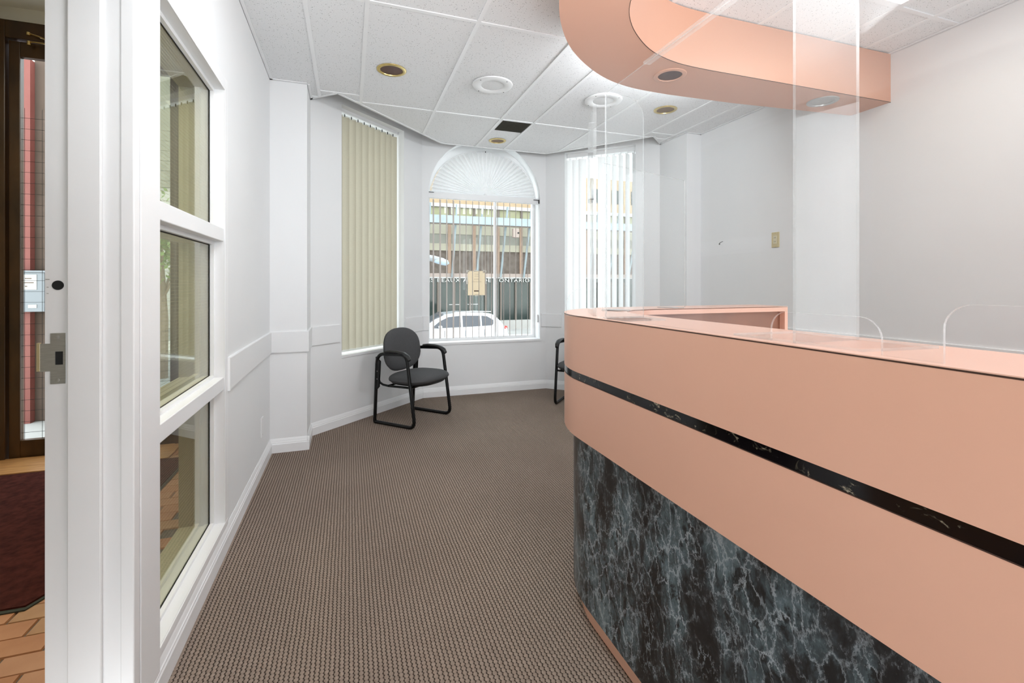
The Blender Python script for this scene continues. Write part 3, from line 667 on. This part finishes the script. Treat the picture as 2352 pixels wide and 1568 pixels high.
def blind(name, label, org, d, n, s_list, z0, z1, mt, angles, railbox, w=.089, valance=None):
    t = thing(name, (org[0], org[1], z1), label, 'blind')
    m = MB(); m.obox(org, d, *railbox); m.build('headrail', M['trim'], t)
    for i, s_ in enumerate(s_list):
        a = angles[i]; c = Vector(org)+Vector(d)*s_+Vector(n)*((railbox[3]+railbox[4])/2); u = Vector((math.cos(a), math.sin(a))); v_ = Vector((-u.y, u.x)); K = 4; vs = []
        for zz in (z0, z1):
            for k_ in range(K+1):
                f = k_/K-.5; bow = .006*(1-4*f*f); q = c+u*f*w+v_*bow; vs.append((q.x, q.y, zz))
        mm = MB().add(vs, [(k_, k_+1, k_+K+2, k_+K+1) for k_ in range(K)], 0, True)
        o = mm.build('vane', mt[i] if isinstance(mt, list) else mt, t, fixn=False)
        MB().box(c.x-.004, c.x+.004, c.y-.003, c.y+.003, z1-.002, z1+.022).build('vane_clip', M['hole'] if 'beige' in label else M['white'], o)
    return t
d = LB[1]; ang = math.atan2(d.y, d.x)
blind('vertical_blind', 'closed beige vertical blind in the left bay window', LB[0], d, LB[2], [LW[0]+.045+i*.0805 for i in range(10)], .645, 2.790, M['vane_beige'],
      [ang-math.radians(a) for a in (16, 17, 18, 17, 19, 18, 20, 19, 18, 19)], (LW[0]+.005, LW[1]-.005, LB[2], .075, .125, 2.815, 2.845))
d = RB[1]
angs = [math.radians(a) for a in (-32, -34, -24, 40, 42, -14, 12, 20, 22, 24, 24)]
blind('vertical_blind', 'white vertical blind with half-open slats in the right bay window', RB[0], d, RB[2], [RW[0]+.035+i*.0755 for i in range(11)], .64, 2.735, M['vane_white'], angs, (RW[0]+.005, RW[1]-.005, RB[2], .075, .125, 2.755, 2.80))
xs = [.892+i*.0755 for i in range(16)]
blind('vertical_blind', 'open vertical blind of edge-on grey slats under the fan shade', (0, 5.215), (1, 0), (0, 1), xs, .635, 2.200, M['vane_grey'],
      [math.radians(a) for a in (70, 68, 71, 66, 70, 74, 73, 72, 72, 71, 70, 70, 69, 69, 68, 68)], (CX0+.004, CX1-.004, (0, 1), -.02, .03, 2.212, 2.256))
v = thing('fan_shade', (CC, 5.24, SP), 'white pleated half-round fan shade in the top of arched window', 'shade')
m = MB(); NP = 68; vs = [(CC, 5.235, SP+.012)]; fs = []
for i in range(NP+1):
    a = PI*i/NP
    for r in (.10, .30, CR-.045): vs.append((CC+r*math.cos(a), 5.24+(.5 if i % 2 else -.5)*.030*min(1, r/.6), SP+.012+r*.82*math.sin(a)))
for i in range(NP):
    b = 1+i*3; c = b+3; fs += [(0, b, c), (b, b+1, c+1, c), (b+1, b+2, c+2, c+1)]
m.add(vs, fs).build('pleated_fan', M['pleat'], v, fixn=False)
m = MB().tube([(CC+(CR-.035)*math.cos(PI*i/36), 5.235, SP+.012+(CR-.035)*.82*math.sin(PI*i/36)) for i in range(37)], .004, 8); m.build('rim', M['trim'], v)
MB().box(CX0+.003, CX1-.003, 5.20, 5.27, SP-.008, SP+.012).build('base_rail', M['trim'], v)
MB().lathe((CC, 5.225, SP+.02), [(.0001, -.012), (.014, -.010), (.016, .006)], 16, axis='y').build('hub', M['white'], v)
MB().box(CC-.004, CC+.004, 5.21, 5.218, SP+CR*.82-.035, SP+CR*.82-.02).build('clip', M['wire'], v)
MB().box(CX1-.075, CX1-.012, 5.176, 5.19, SP-.012, SP-.006).build('end_bracket', M['wire'], v); MB().box(CX1-.012, CX1-.004, 5.176, 5.19, SP-.05, SP-.006).build('end_bracket', M['wire'], v); MB().box(CX0+.004, CX0+.06, 5.185, 5.195, SP+.004, SP+.009).build('end_bracket', M['wire'], v)

# poster taped on the arched window
v = thing('window_notice', (1.42, 5.345, 1.12), 'tan paper notice taped to arched window glass, seen from behind', 'notice')
def flat_y(name, x0, x1, z0, z1, y0, y1, mt, par): return MB().box(x0, x1, y0, y1, z0, z1).build(name, mt, par)
NX0, NX1, NZ0, NZ1 = 1.318, 1.528, 1.118, 1.405
pp_ = flat_y('paper', NX0, NX1, NZ0, NZ1, 5.348, 5.3495, M['paper'], v)
for a, b, c, e in ((NX0-.022, NX0+.018, NZ1-.02, NZ1+.012), (NX0+.07, NX0+.12, NZ1-.01, NZ1+.014), (NX1-.03, NX1+.016, NZ1-.022, NZ1+.014), (NX0-.016, NX0+.004, 1.25, 1.34), (NX1-.005, NX1+.016, 1.25, 1.36), (NX0+.085, NX0+.135, NZ0-.010, NZ0+.01)):
    MB().hexa([(a, 5.3470, c), (b, 5.3470, c+.004), (b, 5.3478, c+.004), (a, 5.3478, c), (a+.006, 5.3470, e), (b-.004, 5.3470, e-.004), (b-.004, 5.3478, e-.004), (a+.006, 5.3478, e)]).build('tape', M['tape'], v)
m = MB()
for zc, w_ in ((1.368, .05), (1.345, .05), (1.308, .06), (1.277, .11)):
    x = CX = (NX0+NX1)/2-w_/2
    while x < CX+w_: m.box(x, x+.006, 5.3465, 5.3472, zc-.0015, zc+.0015); x += .009
m.box(1.392, 1.452, 5.3465, 5.3472, 1.162, 1.175).build('print_lines', M['ink'], pp_, kind='stuff')

# ------------------------------------------------------------------ guest chairs (built once in local axes: +Y forward)
def arc_pts(c, r, a0, a1, n, plane=lambda a, b: (a, b)): return [plane(c[0]+r*math.cos(a0+(a1-a0)*i/n), c[1]+r*math.sin(a0+(a1-a0)*i/n)) for i in range(n+1)]
def fillet(P, r, n=6):
    out = []
    for i, p in enumerate(P):
        a, b, c = Vector(P[i-1]), Vector(p), Vector(P[(i+1) % len(P)]); u = (a-b).normalized(); w = (c-b).normalized(); rr_ = r[i] if isinstance(r, list) else r
        if rr_ <= 0: out.append(b); continue
        for k_ in range(n+1):
            t_ = k_/n; q0 = b+u*rr_; q1 = b+w*rr_; out.append((q0*(1-t_)**2+b*2*t_*(1-t_)+q1*t_*t_))
    return out
def cushion(sx_, sy_, sz_, top, ex=2.6, N1=28, N2=12, squash=.5, taper=0.0, crown=1.0):
    # superellipse pillow, thin along local z; squash = share of depth below the rim
    m = MB(); vs = []; fs = []
    for j in range(N2+1):
        ph = -PI/2+PI*j/N2; r = math.cos(ph)**.55; z = math.sin(ph)
        z = z*sz_*(crown if z > 0 else squash)
        for i in range(N1):
            a = 2*PI*i/N1; ca, sa = math.cos(a), math.sin(a)
            x = sx_*math.copysign(abs(ca)**(2/ex), ca)*r; y = sy_*math.copysign(abs(sa)**(2/ex), sa)*r; x *= 1+taper*y/sy_
            vs.append((x, y, z))
    for j in range(N2):
        for i in range(N1): a = j*N1+i; b = j*N1+(i+1) % N1; fs.append((a, b, b+N1, a+N1))
    m.add(vs, fs, 0, True); return m
def make_chair(label):
    t = thing('guest_chair', (0, 0, 0), label, 'chair', 'black guest chairs in the bay')
    HW = .262
    for sgn in (-1, 1):
        X = sgn*HW
        P = [(X, -.235, .013), (X, -.205, .625), (X, .130, .640), (X, .225, .013)]
        pts = fillet(P, [.012, .085, .075, .075], 7)
        # front post leans forward toward the floor
        MB().tube(pts, .0150, 10, closed=True, ry=.016).build('side_frame', M['blackmetal'], t, local=True)
        MB().hexa([(X-.008, -.232, .28), (X+.008, -.232, .28), (X+.008, -.18, .33), (X-.008, -.18, .33), (X-.008, -.218, .60), (X+.008, -.218, .60), (X+.008, -.165, .56), (X-.008, -.165, .56)]).build('back_bracket', M['blackmetal'], t, local=True, bevel=.003)
        ap = MB(); pr = [(-.10, .648, .020), (-.05, .655, .023), (.04, .655, .025), (.10, .648, .026), (.145, .622, .024), (.166, .590, .016)]
        vs = []; fs = []
        for y_, z_, w_ in pr:
            for k_ in range(10):
                a = 2*PI*k_/10; vs.append((X+w_*math.cos(a), y_+(.010*math.sin(a) if y_ > .12 else 0), z_+.012*math.sin(a)))
        for i in range(len(pr)-1):
            for k_ in range(10): a = i*10+k_; b = i*10+(k_+1) % 10; fs.append((a, b, b+10, a+10))
        fs += [tuple(range(10)), tuple(range(len(vs)-10, len(vs)))]
        ap.add(vs, fs, 0, True).build('armrest_pad', M['blackplastic'], t, local=True)
    # under-seat cradle: rail drops from each back bracket and passes under the seat, joining the front posts
    for sgn in (-1, 1):
        X = sgn*(HW-.012)
        MB().tube([(X, -.20, .40), (X-sgn*.01, -.195, .365), (X-sgn*.02, -.165, .345), (X-sgn*.02, -.10, .340), (X-sgn*.02, .10, .345), (X-sgn*.01, .16, .348)], .010, 8).build('seat_rail', M['blackmetal'], t, local=True)
    MB().tube([(-HW, .165, .352), (-HW+.03, .16, .348), (HW-.03, .16, .348), (HW, .165, .352)], .010, 8).build('cross_bar', M['blackmetal'], t, local=True)
    MB().tube([(-HW+.02, -.10, .343), (HW-.02, -.10, .343)], .009, 8).build('cross_bar', M['blackmetal'], t, local=True)
    s_ = cushion(.262, .235, .058, 0, 2.9, squash=.85, taper=.04); s_.v = [(x, y+.055, z+.395+.035*(y+.2)*.5) for x, y, z in s_.v]
    s_.build('seat', M['fabric'], t, local=True)
    s2 = cushion(.225, .215, .03, 0, 2.9, squash=.9); s2.v = [(x, y+.05, z+.366) for x, y, z in s2.v]; s2.build('seat_shell', M['blackplastic'], t, local=True)
    def backpad(sx_, sz_, dth, yoff, sq):
        m = cushion(sx_, sz_, dth, 0, 2.55, N1=36, squash=sq, taper=.0); out = []
        for x, y, z in m.v:
            zz = y; xx = x*(1.02-.03*(zz/sz_)**2) if zz < 0 else x
            curve = .035*(x/sx_)**2                     # wraps round the sitter
            out.append((xx, yoff+z+curve-.11*zz-.005, zz+.640))
        m.v = out; return m
    backpad(.246, .198, .042, -.165, .45).build('backrest', M['fabric'], t, local=True)
    backpad(.236, .190, .030, -.182, .9).build('back_shell', M['blackplastic'], t, local=True)
    for X in (-1, 1):
        for zc in (.40, .47): MB().lathe((X*(HW+.006), -.200, zc), [(.0001, .003*X), (.005, .002*X), (.006, 0)], 10, axis='x').build('bolt', M['metal'], t, local=True)
    return t
ch = make_chair('black guest chair facing right, in front of the left bay window')
fa = math.radians(-47)          # facing direction in plan
ch.location = (.571, 4.385, 0); ch.rotation_euler = (0, 0, fa-PI/2)
c2 = copy_tree(ch); c2['label'] = 'black guest chair half hidden behind the rounded end of the desk'
c2.location = (2.349, 4.385, 0); c2.rotation_euler = (0, 0, (PI-fa)-PI/2)
for o_ in (ch, c2):
    if 'group' in o_: del o_['group']

# ------------------------------------------------------------------ vestibule
VX0 = -2.42; VY = 4.26; VZ = 3.20
MB().box(VX0-.12, XV, -.65, VY, -.03, -.008).build('floor_vestibule', M['grout'], kind='structure')
vf = bpy.data.objects['floor_vestibule']
base = [MB().add([(-.0985, -.0485, 0), (.0985, -.0485, 0), (.0985, .0485, 0), (-.0985, .0485, 0), (-.096, -.046, .008), (.096, -.046, .008), (.096, .046, .008), (-.096, .046, .008)],
        [(3, 2, 1, 0), (4, 5, 6, 7), (0, 1, 5, 4), (1, 2, 6, 5), (2, 3, 7, 6), (3, 0, 4, 7)]).build('floor_tile', mm, vf, local=True) for mm in M['terra']]
used = [False]*3; cnt = 0
for r_ in range(30):
    yc = 1.285+r_*.100
    for c_ in range(9):
        xc = -2.316+c_*.204+(.102 if r_ % 2 else 0)
        if xc > XV-.09: continue
        q = random.randrange(3); b = base[q]
        if not used[q]: o = b; used[q] = True
        else: o = b.copy(); COL.objects.link(o); o.parent = vf
        o.location = (xc-.0, yc, -.008+random.uniform(-.0008, .0008)); o.rotation_euler = (0, 0, random.uniform(-.004, .004)); cnt += 1
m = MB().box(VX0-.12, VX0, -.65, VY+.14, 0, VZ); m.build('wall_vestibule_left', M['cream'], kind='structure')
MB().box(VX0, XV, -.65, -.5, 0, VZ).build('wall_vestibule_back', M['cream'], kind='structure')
m = MB(); m.box(VX0, -2.335, VY, VY+.14, 0, VZ).box(-1.225, XV, VY, VY+.14, 0, VZ).box(-2.335, -1.225, VY, VY+.14, 3.095, VZ)
m.build('wall_vestibule_front', M['vestceil'], kind='structure')
MB().box(VX0, XV, -.65, VY+.14, VZ, VZ+.1).build('ceiling_vestibule', M['vestceil'], kind='structure')
m = MB()
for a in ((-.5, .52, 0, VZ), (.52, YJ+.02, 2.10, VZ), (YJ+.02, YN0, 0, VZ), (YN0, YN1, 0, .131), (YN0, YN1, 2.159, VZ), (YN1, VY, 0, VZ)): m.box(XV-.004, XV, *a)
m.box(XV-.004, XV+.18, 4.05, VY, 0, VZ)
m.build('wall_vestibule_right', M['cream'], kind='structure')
E_ = thing('door_2', (-1.78, VY, 0), kind='structure')
m = MB(); m.box(-2.335, -2.262, VY-.03, VY+.10, 0, 3.095).box(-1.262, -1.225, VY-.03, VY+.10, 0, 3.095).box(-2.262, -1.262, VY-.03, VY+.10, 2.972, 3.095)
m.build('door_frame', M['bronze'], E_, bevel=.004)
m = MB(); m.box(-2.255, -2.192, VY-.005, VY+.04, .012, 2.962).box(-1.300, -1.266, VY-.005, VY+.04, .012, 2.962).box(-2.192, -1.300, VY-.005, VY+.04, 2.855, 2.962).box(-2.192, -1.300, VY-.005, VY+.04, .012, .145)
lf = m.build('door_leaf', M['bronze'], E_, bevel=.004)
MB().box(-2.192, -1.300, VY+.012, VY+.018, .145, 2.855).build('door_glass', M['glass'], E_)
m = MB(); z = .145+.05
while z < 2.5: m.box(-2.192, -1.300, VY+.0105, VY+.0118, z, z+.0022); z += .077
x = -2.176
while x < -1.31: m.box(x, x+.0022, VY+.0105, VY+.0118, .145, 2.5); x += .098
m.build('glass_wire', M['wire'], E_, kind='stuff')
MB().tube([(-2.13, VY-.035, 3.015), (-2.05, VY-.07, 2.985), (-1.95, VY-.12, 2.935)], .006, 8).tube([(-2.125, VY-.04, 2.955), (-2.0, VY-.10, 2.93)], .006, 8).lathe((-2.13, VY-.035, 3.01), [(.0001, -.012), (.013, -.01), (.013, .01), (.0001, .012)], 12).lathe((-2.125, VY-.04, 2.945), [(.0001, -.018), (.012, -.016), (.012, .012), (.0001, .014)], 12).build('closer_arm', M['brass'], E_, label='brass door closer arm')
MB().box(-2.40, -1.22, VY-.30, VY-.02, 0, .012).add([(-2.40, VY-.02, .012), (-1.22, VY-.02, .012), (-1.22, VY-.02, .028), (-2.40, VY-.02, .028), (-2.40, VY-.16, .012), (-1.22, VY-.16, .012)], [(0, 4, 5, 1), (3, 2, 5, 4), (0, 3, 4), (1, 5, 2)]).build('door_threshold', M['wood'], label='orange wooden threshold board at the foot of the dark entrance door', cat='threshold')
def mat_poly(s): return [(-2.36+s, 2.315+s), (-1.17-s*.4, 2.298+s), (-1.075-s, 2.50-s*.4), (-1.075-s, 3.955-s), (-2.36+s, 3.955-s)]
v = thing('entrance_mat', (-1.7, 3.1, 0), 'maroon pile entrance mat with clipped corner on the terracotta tiles', 'mat')
MB().prism(mat_poly(0), 0, .006).build('rubber_border', M['rubber'], v)
MB().prism(mat_poly(.018), .006, .013).build('pile', M['mat'], v)

# outside the entrance
MB().box(-4.2, -.74, VY+.14, 6.4, -.12, -.02).build('entrance_landing', M['concrete'], kind='structure')
MB().box(-2.745, -1.98, 5.53, 5.68, -.02, 3.34).build('stucco_wing_wall', M['taupe'], label='taupe wall outside the entrance, seen through wired door glass', cat='wall')
MB().box(-2.80, -2.742, 5.46, 5.528, -.02, 3.30).build('red_post', M['pinkpost'], label='faded red square post outside the entrance door', cat='post')
v = thing('mailbox', (-2.70, 5.44, 1.16), 'grey metal mailbox with white paper labels on the red post', 'mailbox')
MB().box(-2.82, -2.60, 5.38, 5.455, 1.00, 1.355).build('box_body', M['greybox'], v, bevel=.005)
MB().box(-2.84, -2.58, 5.37, 5.46, 1.355, 1.372).build('lid', M['greybox'], v)
pl = MB().box(-2.80, -2.655, 5.376, 5.380, 1.20, 1.335).build('paper_label', M['letters'], v)
m = MB()
for zc, a, b in ((1.30, -2.77, -2.745), (1.30, -2.735, -2.69), (1.262, -2.78, -2.675), (1.23, -2.735, -2.72)): m.box(a, b, 5.3745, 5.3762, zc-.004, zc+.004)
m.build('print_lines', M['ink'], pl, kind='stuff')
MB().box(-2.715, -2.655, 5.376, 5.380, 1.035, 1.065).build('paper_label', M['letters'], v)

# ------------------------------------------------------------------ the street
GZ = -1.62
MB().box(-30, 45, 5.6, 60, GZ-.1, GZ).build('street_ground', M['asphalt'], kind='structure')
MB().box(-30, 45, 5.6, 14.5, GZ, GZ+.13).build('near_sidewalk', M['sidewalk'], kind='structure')  # out of view; made pale to bounce daylight up to the ceiling
MB().box(-30, 45, 22.6, 27.0, GZ, GZ+.12).build('far_sidewalk', M['concrete'], kind='structure')
FY = 27.0
F_ = thing('commercial_building', (10, FY, GZ), 'beige street building with blue canopy beam, slanted struts and dark shopfront across the road', 'building')
FX0, FX1 = 1.0, 26.0
def fb(name, mt, z0, z1, y0=FY, y1=FY+.4, a=FX0, b=FX1, **k_): return MB().box(a, b, y0, y1, z0, z1).build(name, mt, F_, **k_)
fb('wall_core', M['brownwall'], GZ, 8.1, FY+.4, FY+6)
fb('parapet_wall', M['tan'], 5.95, 8.15)
for i in range(17):
    xx = FX0+.4+i*1.5; MB().box(xx, xx+.9, FY-.02, FY+.05, 6.55, 7.45).build('upper_window', M['darkglass'], F_) if i > 7 else None
fb('fascia_board', M['whitesteel'], 5.74, 5.95, FY-.15)
fb('lower_panel', M['beige'], 4.18, 4.83, FY+.02)
for i in range(17):
    xx = FX0+.18+i*1.49
    MB().box(xx, xx+1.35, FY+.05, FY+.1, 4.83, 5.74).build('clerestory_pane', M['yellowglass'], F_)
    MB().box(xx+1.35, xx+1.49, FY-.02, FY+.35, 4.83, 5.74).build('clerestory_post', M['mullion'], F_)
fb('grey_panel', M['greypanel'], 3.62, 4.18, FY+.04); fb('beige_band', M['beige'], 3.21, 3.62, FY+.03)
fb('dark_panel', M['brownwall'], 1.88, 3.21, FY+.08)
fb('beam', M['pinkbeam'], 1.66, 1.88, FY-.05); fb('beam_lip', M['whitesteel'], 1.60, 1.66, FY-.08)
fb('sign_band', M['darkglass'], 1.36, 1.60, FY+.06)
CY = FY-1.4
fb('canopy_beam', M['blue'], 4.62, 5.06, CY-.1, CY+.1); fb('canopy_beam_line', M['mullion'], 4.56, 4.60, CY-.08, CY+.06)
for i in range(-3, 13):
    xx = 5.68+i*1.49
    if xx < FX0+.3: continue
    m = MB(); m.hexa([(xx-.05, FY-.18, 1.66), (xx+.05, FY-.18, 1.66), (xx+.05, FY-.06, 1.66), (xx-.05, FY-.06, 1.66), (xx-.05, CY-.10, 5.70), (xx+.05, CY-.10, 5.70), (xx+.05, CY+.02, 5.70), (xx-.05, CY+.02, 5.70)])
    m.build('slanted_strut', M['blue'], F_)
    MB().box(xx-.22, xx-.04, FY-.04, FY+.2, 1.88, 4.80).build('brick_pier', M['orange'], F_)
for i in range(26):
    xx = FX0+i*.96+.1
    MB().box(xx, xx+.86, FY+.12, FY+.16, -.95, 1.36).build('shop_pane', M['darkglass'], F_)
    MB().box(xx+.86, xx+.96, FY+.0, FY+.3, -.95, 1.36).build('shop_mullion', M['mullion'], F_)
for a, b in ((5.55, 6.20), (6.65, 7.30)): MB().box(a, b, FY+.08, FY+.11, .02, .07).build('push_bar', M['whitesteel'], F_)
fb('base_wall', M['concrete'], GZ, -.95, FY-.05)
# lettering
tx = bpy.data.curves.new('lettering', 'FONT'); tx.body = "LES BEAUX ARTS DE L'ONTARIO"; tx.size = .31; tx.extrude = .02; tx.space_character = 1.12; tx.resolution_u = 2
to = bpy.data.objects.new('lettering_curve', tx); COL.objects.link(to)
bpy.context.view_layer.update(); me = bpy.data.meshes.new_from_object(to); wid = max(v_.co.x for v_ in me.vertices); bpy.data.objects.remove(to)
lo = bpy.data.objects.new('sign_lettering', me); COL.objects.link(lo); me.materials.append(M['letters']); lo.parent = F_
sc = (10.55-4.00)/wid; me.transform(Matrix.Diagonal((sc, 1, 1, 1))); me.transform(Matrix.Rotation(PI/2, 4, 'X')); lo.location = (4.00-10, FY-.02-FY, 1.375-GZ)
v = thing('wall_camera', (9.0, 25.4, 4.0), 'small pinkish box fixture on canopy strut across the street', 'fixture')
MB().box(8.92, 9.28, 25.30, 25.55, 3.93, 4.45).build('housing', M['pinkbeam'], v, bevel=.02)
MB().lathe((9.22, 25.29, 4.20), [(.0001, -.02), (.05, -.015), (.05, .01)], 12, axis='y').build('lens', M['hole'], v)
# neighbouring pale building and tree for the view through the entrance
v = thing('street_building', (-10, 36, GZ), 'pale grey street building seen through the entrance door glass', 'building')
MB().box(-16, -3, 36, 42, GZ, 7.5).build('wall', M['whitesteel'], v); MB().box(-16.2, -3, 35.8, 42, 7.5, 22).build('upper_wall', M['greypanel'], v)
for i in range(5): MB().box(-15.4+i*2.4, -14.0+i*2.4, 35.95, 36.05, -.4, 1.2).build('window', M['darkglass'], v)
def tree(x, y, h, label):
    t = thing('street_tree', (x, y, GZ), label, 'tree')
    MB().tube([(x, y, GZ), (x+.05, y, GZ+h*.3), (x-.05, y+.05, GZ+h*.7)], [.16, .12, .05], 8).build('trunk', M['bark'], t)
    for a in range(5): MB().tube([(x, y, GZ+h*.4), (x+.7*math.cos(a*1.26), y+.7*math.sin(a*1.26), GZ+h*.65)], [.05, .02], 6).build('branch', M['bark'], t)
    m = MB()
    for _ in range(1500):
        a, b, c = random.gauss(0, .55), random.gauss(0, .55), random.gauss(0, .5); p_ = Vector((x+a, y+b, GZ+h*.72+c)); u = Vector((random.uniform(-1, 1), random.uniform(-1, 1), random.uniform(-1, 1))).normalized()*.09; w = u.orthogonal().normalized()*.05
        m.add([p_-u, p_+w, p_+u, p_-w], [(0, 1, 2, 3)])
    m.build('foliage', M['leaf'], t, kind='stuff', fixn=False)
tree(-5.4, 17.0, 6.0, 'green street tree glimpsed through the entrance door glass')
# parked white car (nose to the left)
car = thing('parked_car', (4.4, 19.8, GZ), 'white hatchback SUV parked across street beyond arched window', 'car')
LK = 1.13; CX_ = 6.46          # rear end x; local u runs forward from the rear
prof = [(0.03, .45), (.0, .70), (.05, .98), (.16, 1.10), (.40, 1.42), (.62, 1.60), (1.0, 1.66), (1.8, 1.68), (2.35, 1.62), (2.75, 1.42), (3.18, 1.12), (3.7, 1.05), (4.15, .93), (4.38, .74), (4.42, .50), (4.36, .30), (3.9, .25), (.5, .25), (.12, .30)]
YC0, YC1 = 19.0, 20.8
def side(u, z, tuck=0): return (CX_-u, z)
vs = []; n_ = len(prof)
def yin(z): return .0 if z < .95 else (z-.95)*.26
for y_, sg_ in ((YC0, 1), (YC1, -1)):
    for u, z in prof: vs.append((CX_-u*LK, y_+sg_*yin(z), GZ+z))
m = MB(); m.add(vs, [tuple(range(n_)), tuple(range(n_, 2*n_))[::-1]]); m.add(vs, [(i, (i+1) % n_, (i+1) % n_+n_, i+n_) for i in range(n_)])
m.build('body', M['carpaint'], car, bevel=.05)
def pane_side(P, name, sgy=-1):
    m = MB(); q = []
    for dy in (.0, .03):
        for u, z in P: q.append((CX_-u*LK, YC0+yin(z)-.012+dy, GZ+z))
    k_ = len(P); m.add(q, [tuple(range(k_)), tuple(range(k_, 2*k_))[::-1]]+[(i, (i+1) % k_, (i+1) % k_+k_, i+k_) for i in range(k_)]); m.build(name, M['carglass'], car)
pane_side([(.62, 1.12), (.50, 1.30), (.80, 1.50), (1.02, 1.53), (1.02, 1.10)], 'quarter_window')
pane_side([(1.08, 1.10), (1.08, 1.53), (1.75, 1.55), (1.75, 1.08)], 'rear_side_window')
pane_side([(1.82, 1.08), (1.82, 1.55), (2.28, 1.50), (2.60, 1.34), (2.88, 1.10), (2.80, 1.06)], 'front_side_window')
q = [(CX_-2.42*LK, YC0+.30, GZ+1.62), (CX_-3.12*LK, YC0+.16, GZ+1.19), (CX_-3.12*LK, YC1-.16, GZ+1.19), (CX_-2.42*LK, YC1-.30, GZ+1.62)]
MB().add(q+[(a-.02, b, c+.03) for a, b, c in q], [(0, 1, 2, 3), (7, 6, 5, 4), (0, 4, 5, 1), (1, 5, 6, 2), (2, 6, 7, 3), (3, 7, 4, 0)]).build('windscreen', M['carglass'], car)
for u in (.86, 4.0):
    for yy in (YC0-.01, YC1-.19):
        w_ = MB().lathe((CX_-u, yy, GZ+.34), [(.20, 0), (.33, .0), (.345, .03), (.345, .17), (.33, .2), (.20, .2)], 28, axis='y').build('wheel', M['tyre'], car)
        MB().lathe((CX_-u, yy+(.005 if yy < 20 else .195), GZ+.34), [(.0001, 0), (.20, .0), (.215, .01)], 24, axis='y').build('rim', M['rim'], w_)
MB().box(CX_-.16, CX_-.03, YC0+.02, YC0+.40, GZ+.95, GZ+1.06).build('tail_lamp', M['red'], car)
MB().lathe((CX_-2.95, YC0-.10, GZ+1.12), [(.0001, -.11), (.07, -.08), (.09, 0), (.07, .08), (.0001, .11)], 12, axis='y', sy=.8).build('wing_mirror', M['carpaint'], car)
MB().tube([(CX_-.7, YC0+.24, GZ+1.69), (CX_-1.5, YC0+.24, GZ+1.72), (CX_-2.3, YC0+.24, GZ+1.67)], .02, 6).build('roof_rail', M['metal'], car)
for u in (1.05, 1.88, 2.75): MB().box(CX_-u-.006, CX_-u+.006, YC0-.004, YC0+.01, GZ+.38, GZ+.96).build('door_seam', M['hole'], car)
for u in (1.25, 2.08): MB().box(CX_-u-.1, CX_-u+.08, YC0-.03, YC0, GZ+.98, GZ+1.01).build('door_handle', M['metal'], car)
# street lamp reaching in from the left
v = thing('street_lamp', (1.1, 13.2, GZ), 'grey cobra-head street lamp with pale lens left of the notice', 'street lamp')
MB().tube([(-.6, 13.0, GZ), (-.6, 13.0, 2.3)], .07, 10).build('pole', M['lamphouse'], v)
MB().tube([(-.6, 13.0, 2.3), (.2, 13.05, 2.55), (1.2, 13.1, 2.25), (1.75, 13.1, 2.08)], .035, 8).build('arm', M['lamphouse'], v)
m = MB().lathe((0, 0, 0), [(.0001, -.45), (.07, -.42), (.12, -.2), (.15, .1), (.13, .38), (.0001, .45)], 14, axis='x', sy=.6)
rot = Matrix.Rotation(math.radians(12), 3, 'Y'); m.v = [tuple(rot @ Vector(p_)+Vector((2.15, 13.1, 1.98))) for p_ in m.v]; m.build('lamp_head', M['lamphouse'], v)
m = MB().lathe((0, 0, 0), [(.0001, -.22), (.10, -.15), (.13, .05), (.11, .2), (.0001, .27)], 14, axis='x', sy=.75)
m.v = [tuple(rot @ Vector(p_)+Vector((2.42, 13.06, 1.89))) for p_ in m.v]; m.build('lens', M['lens'], v)
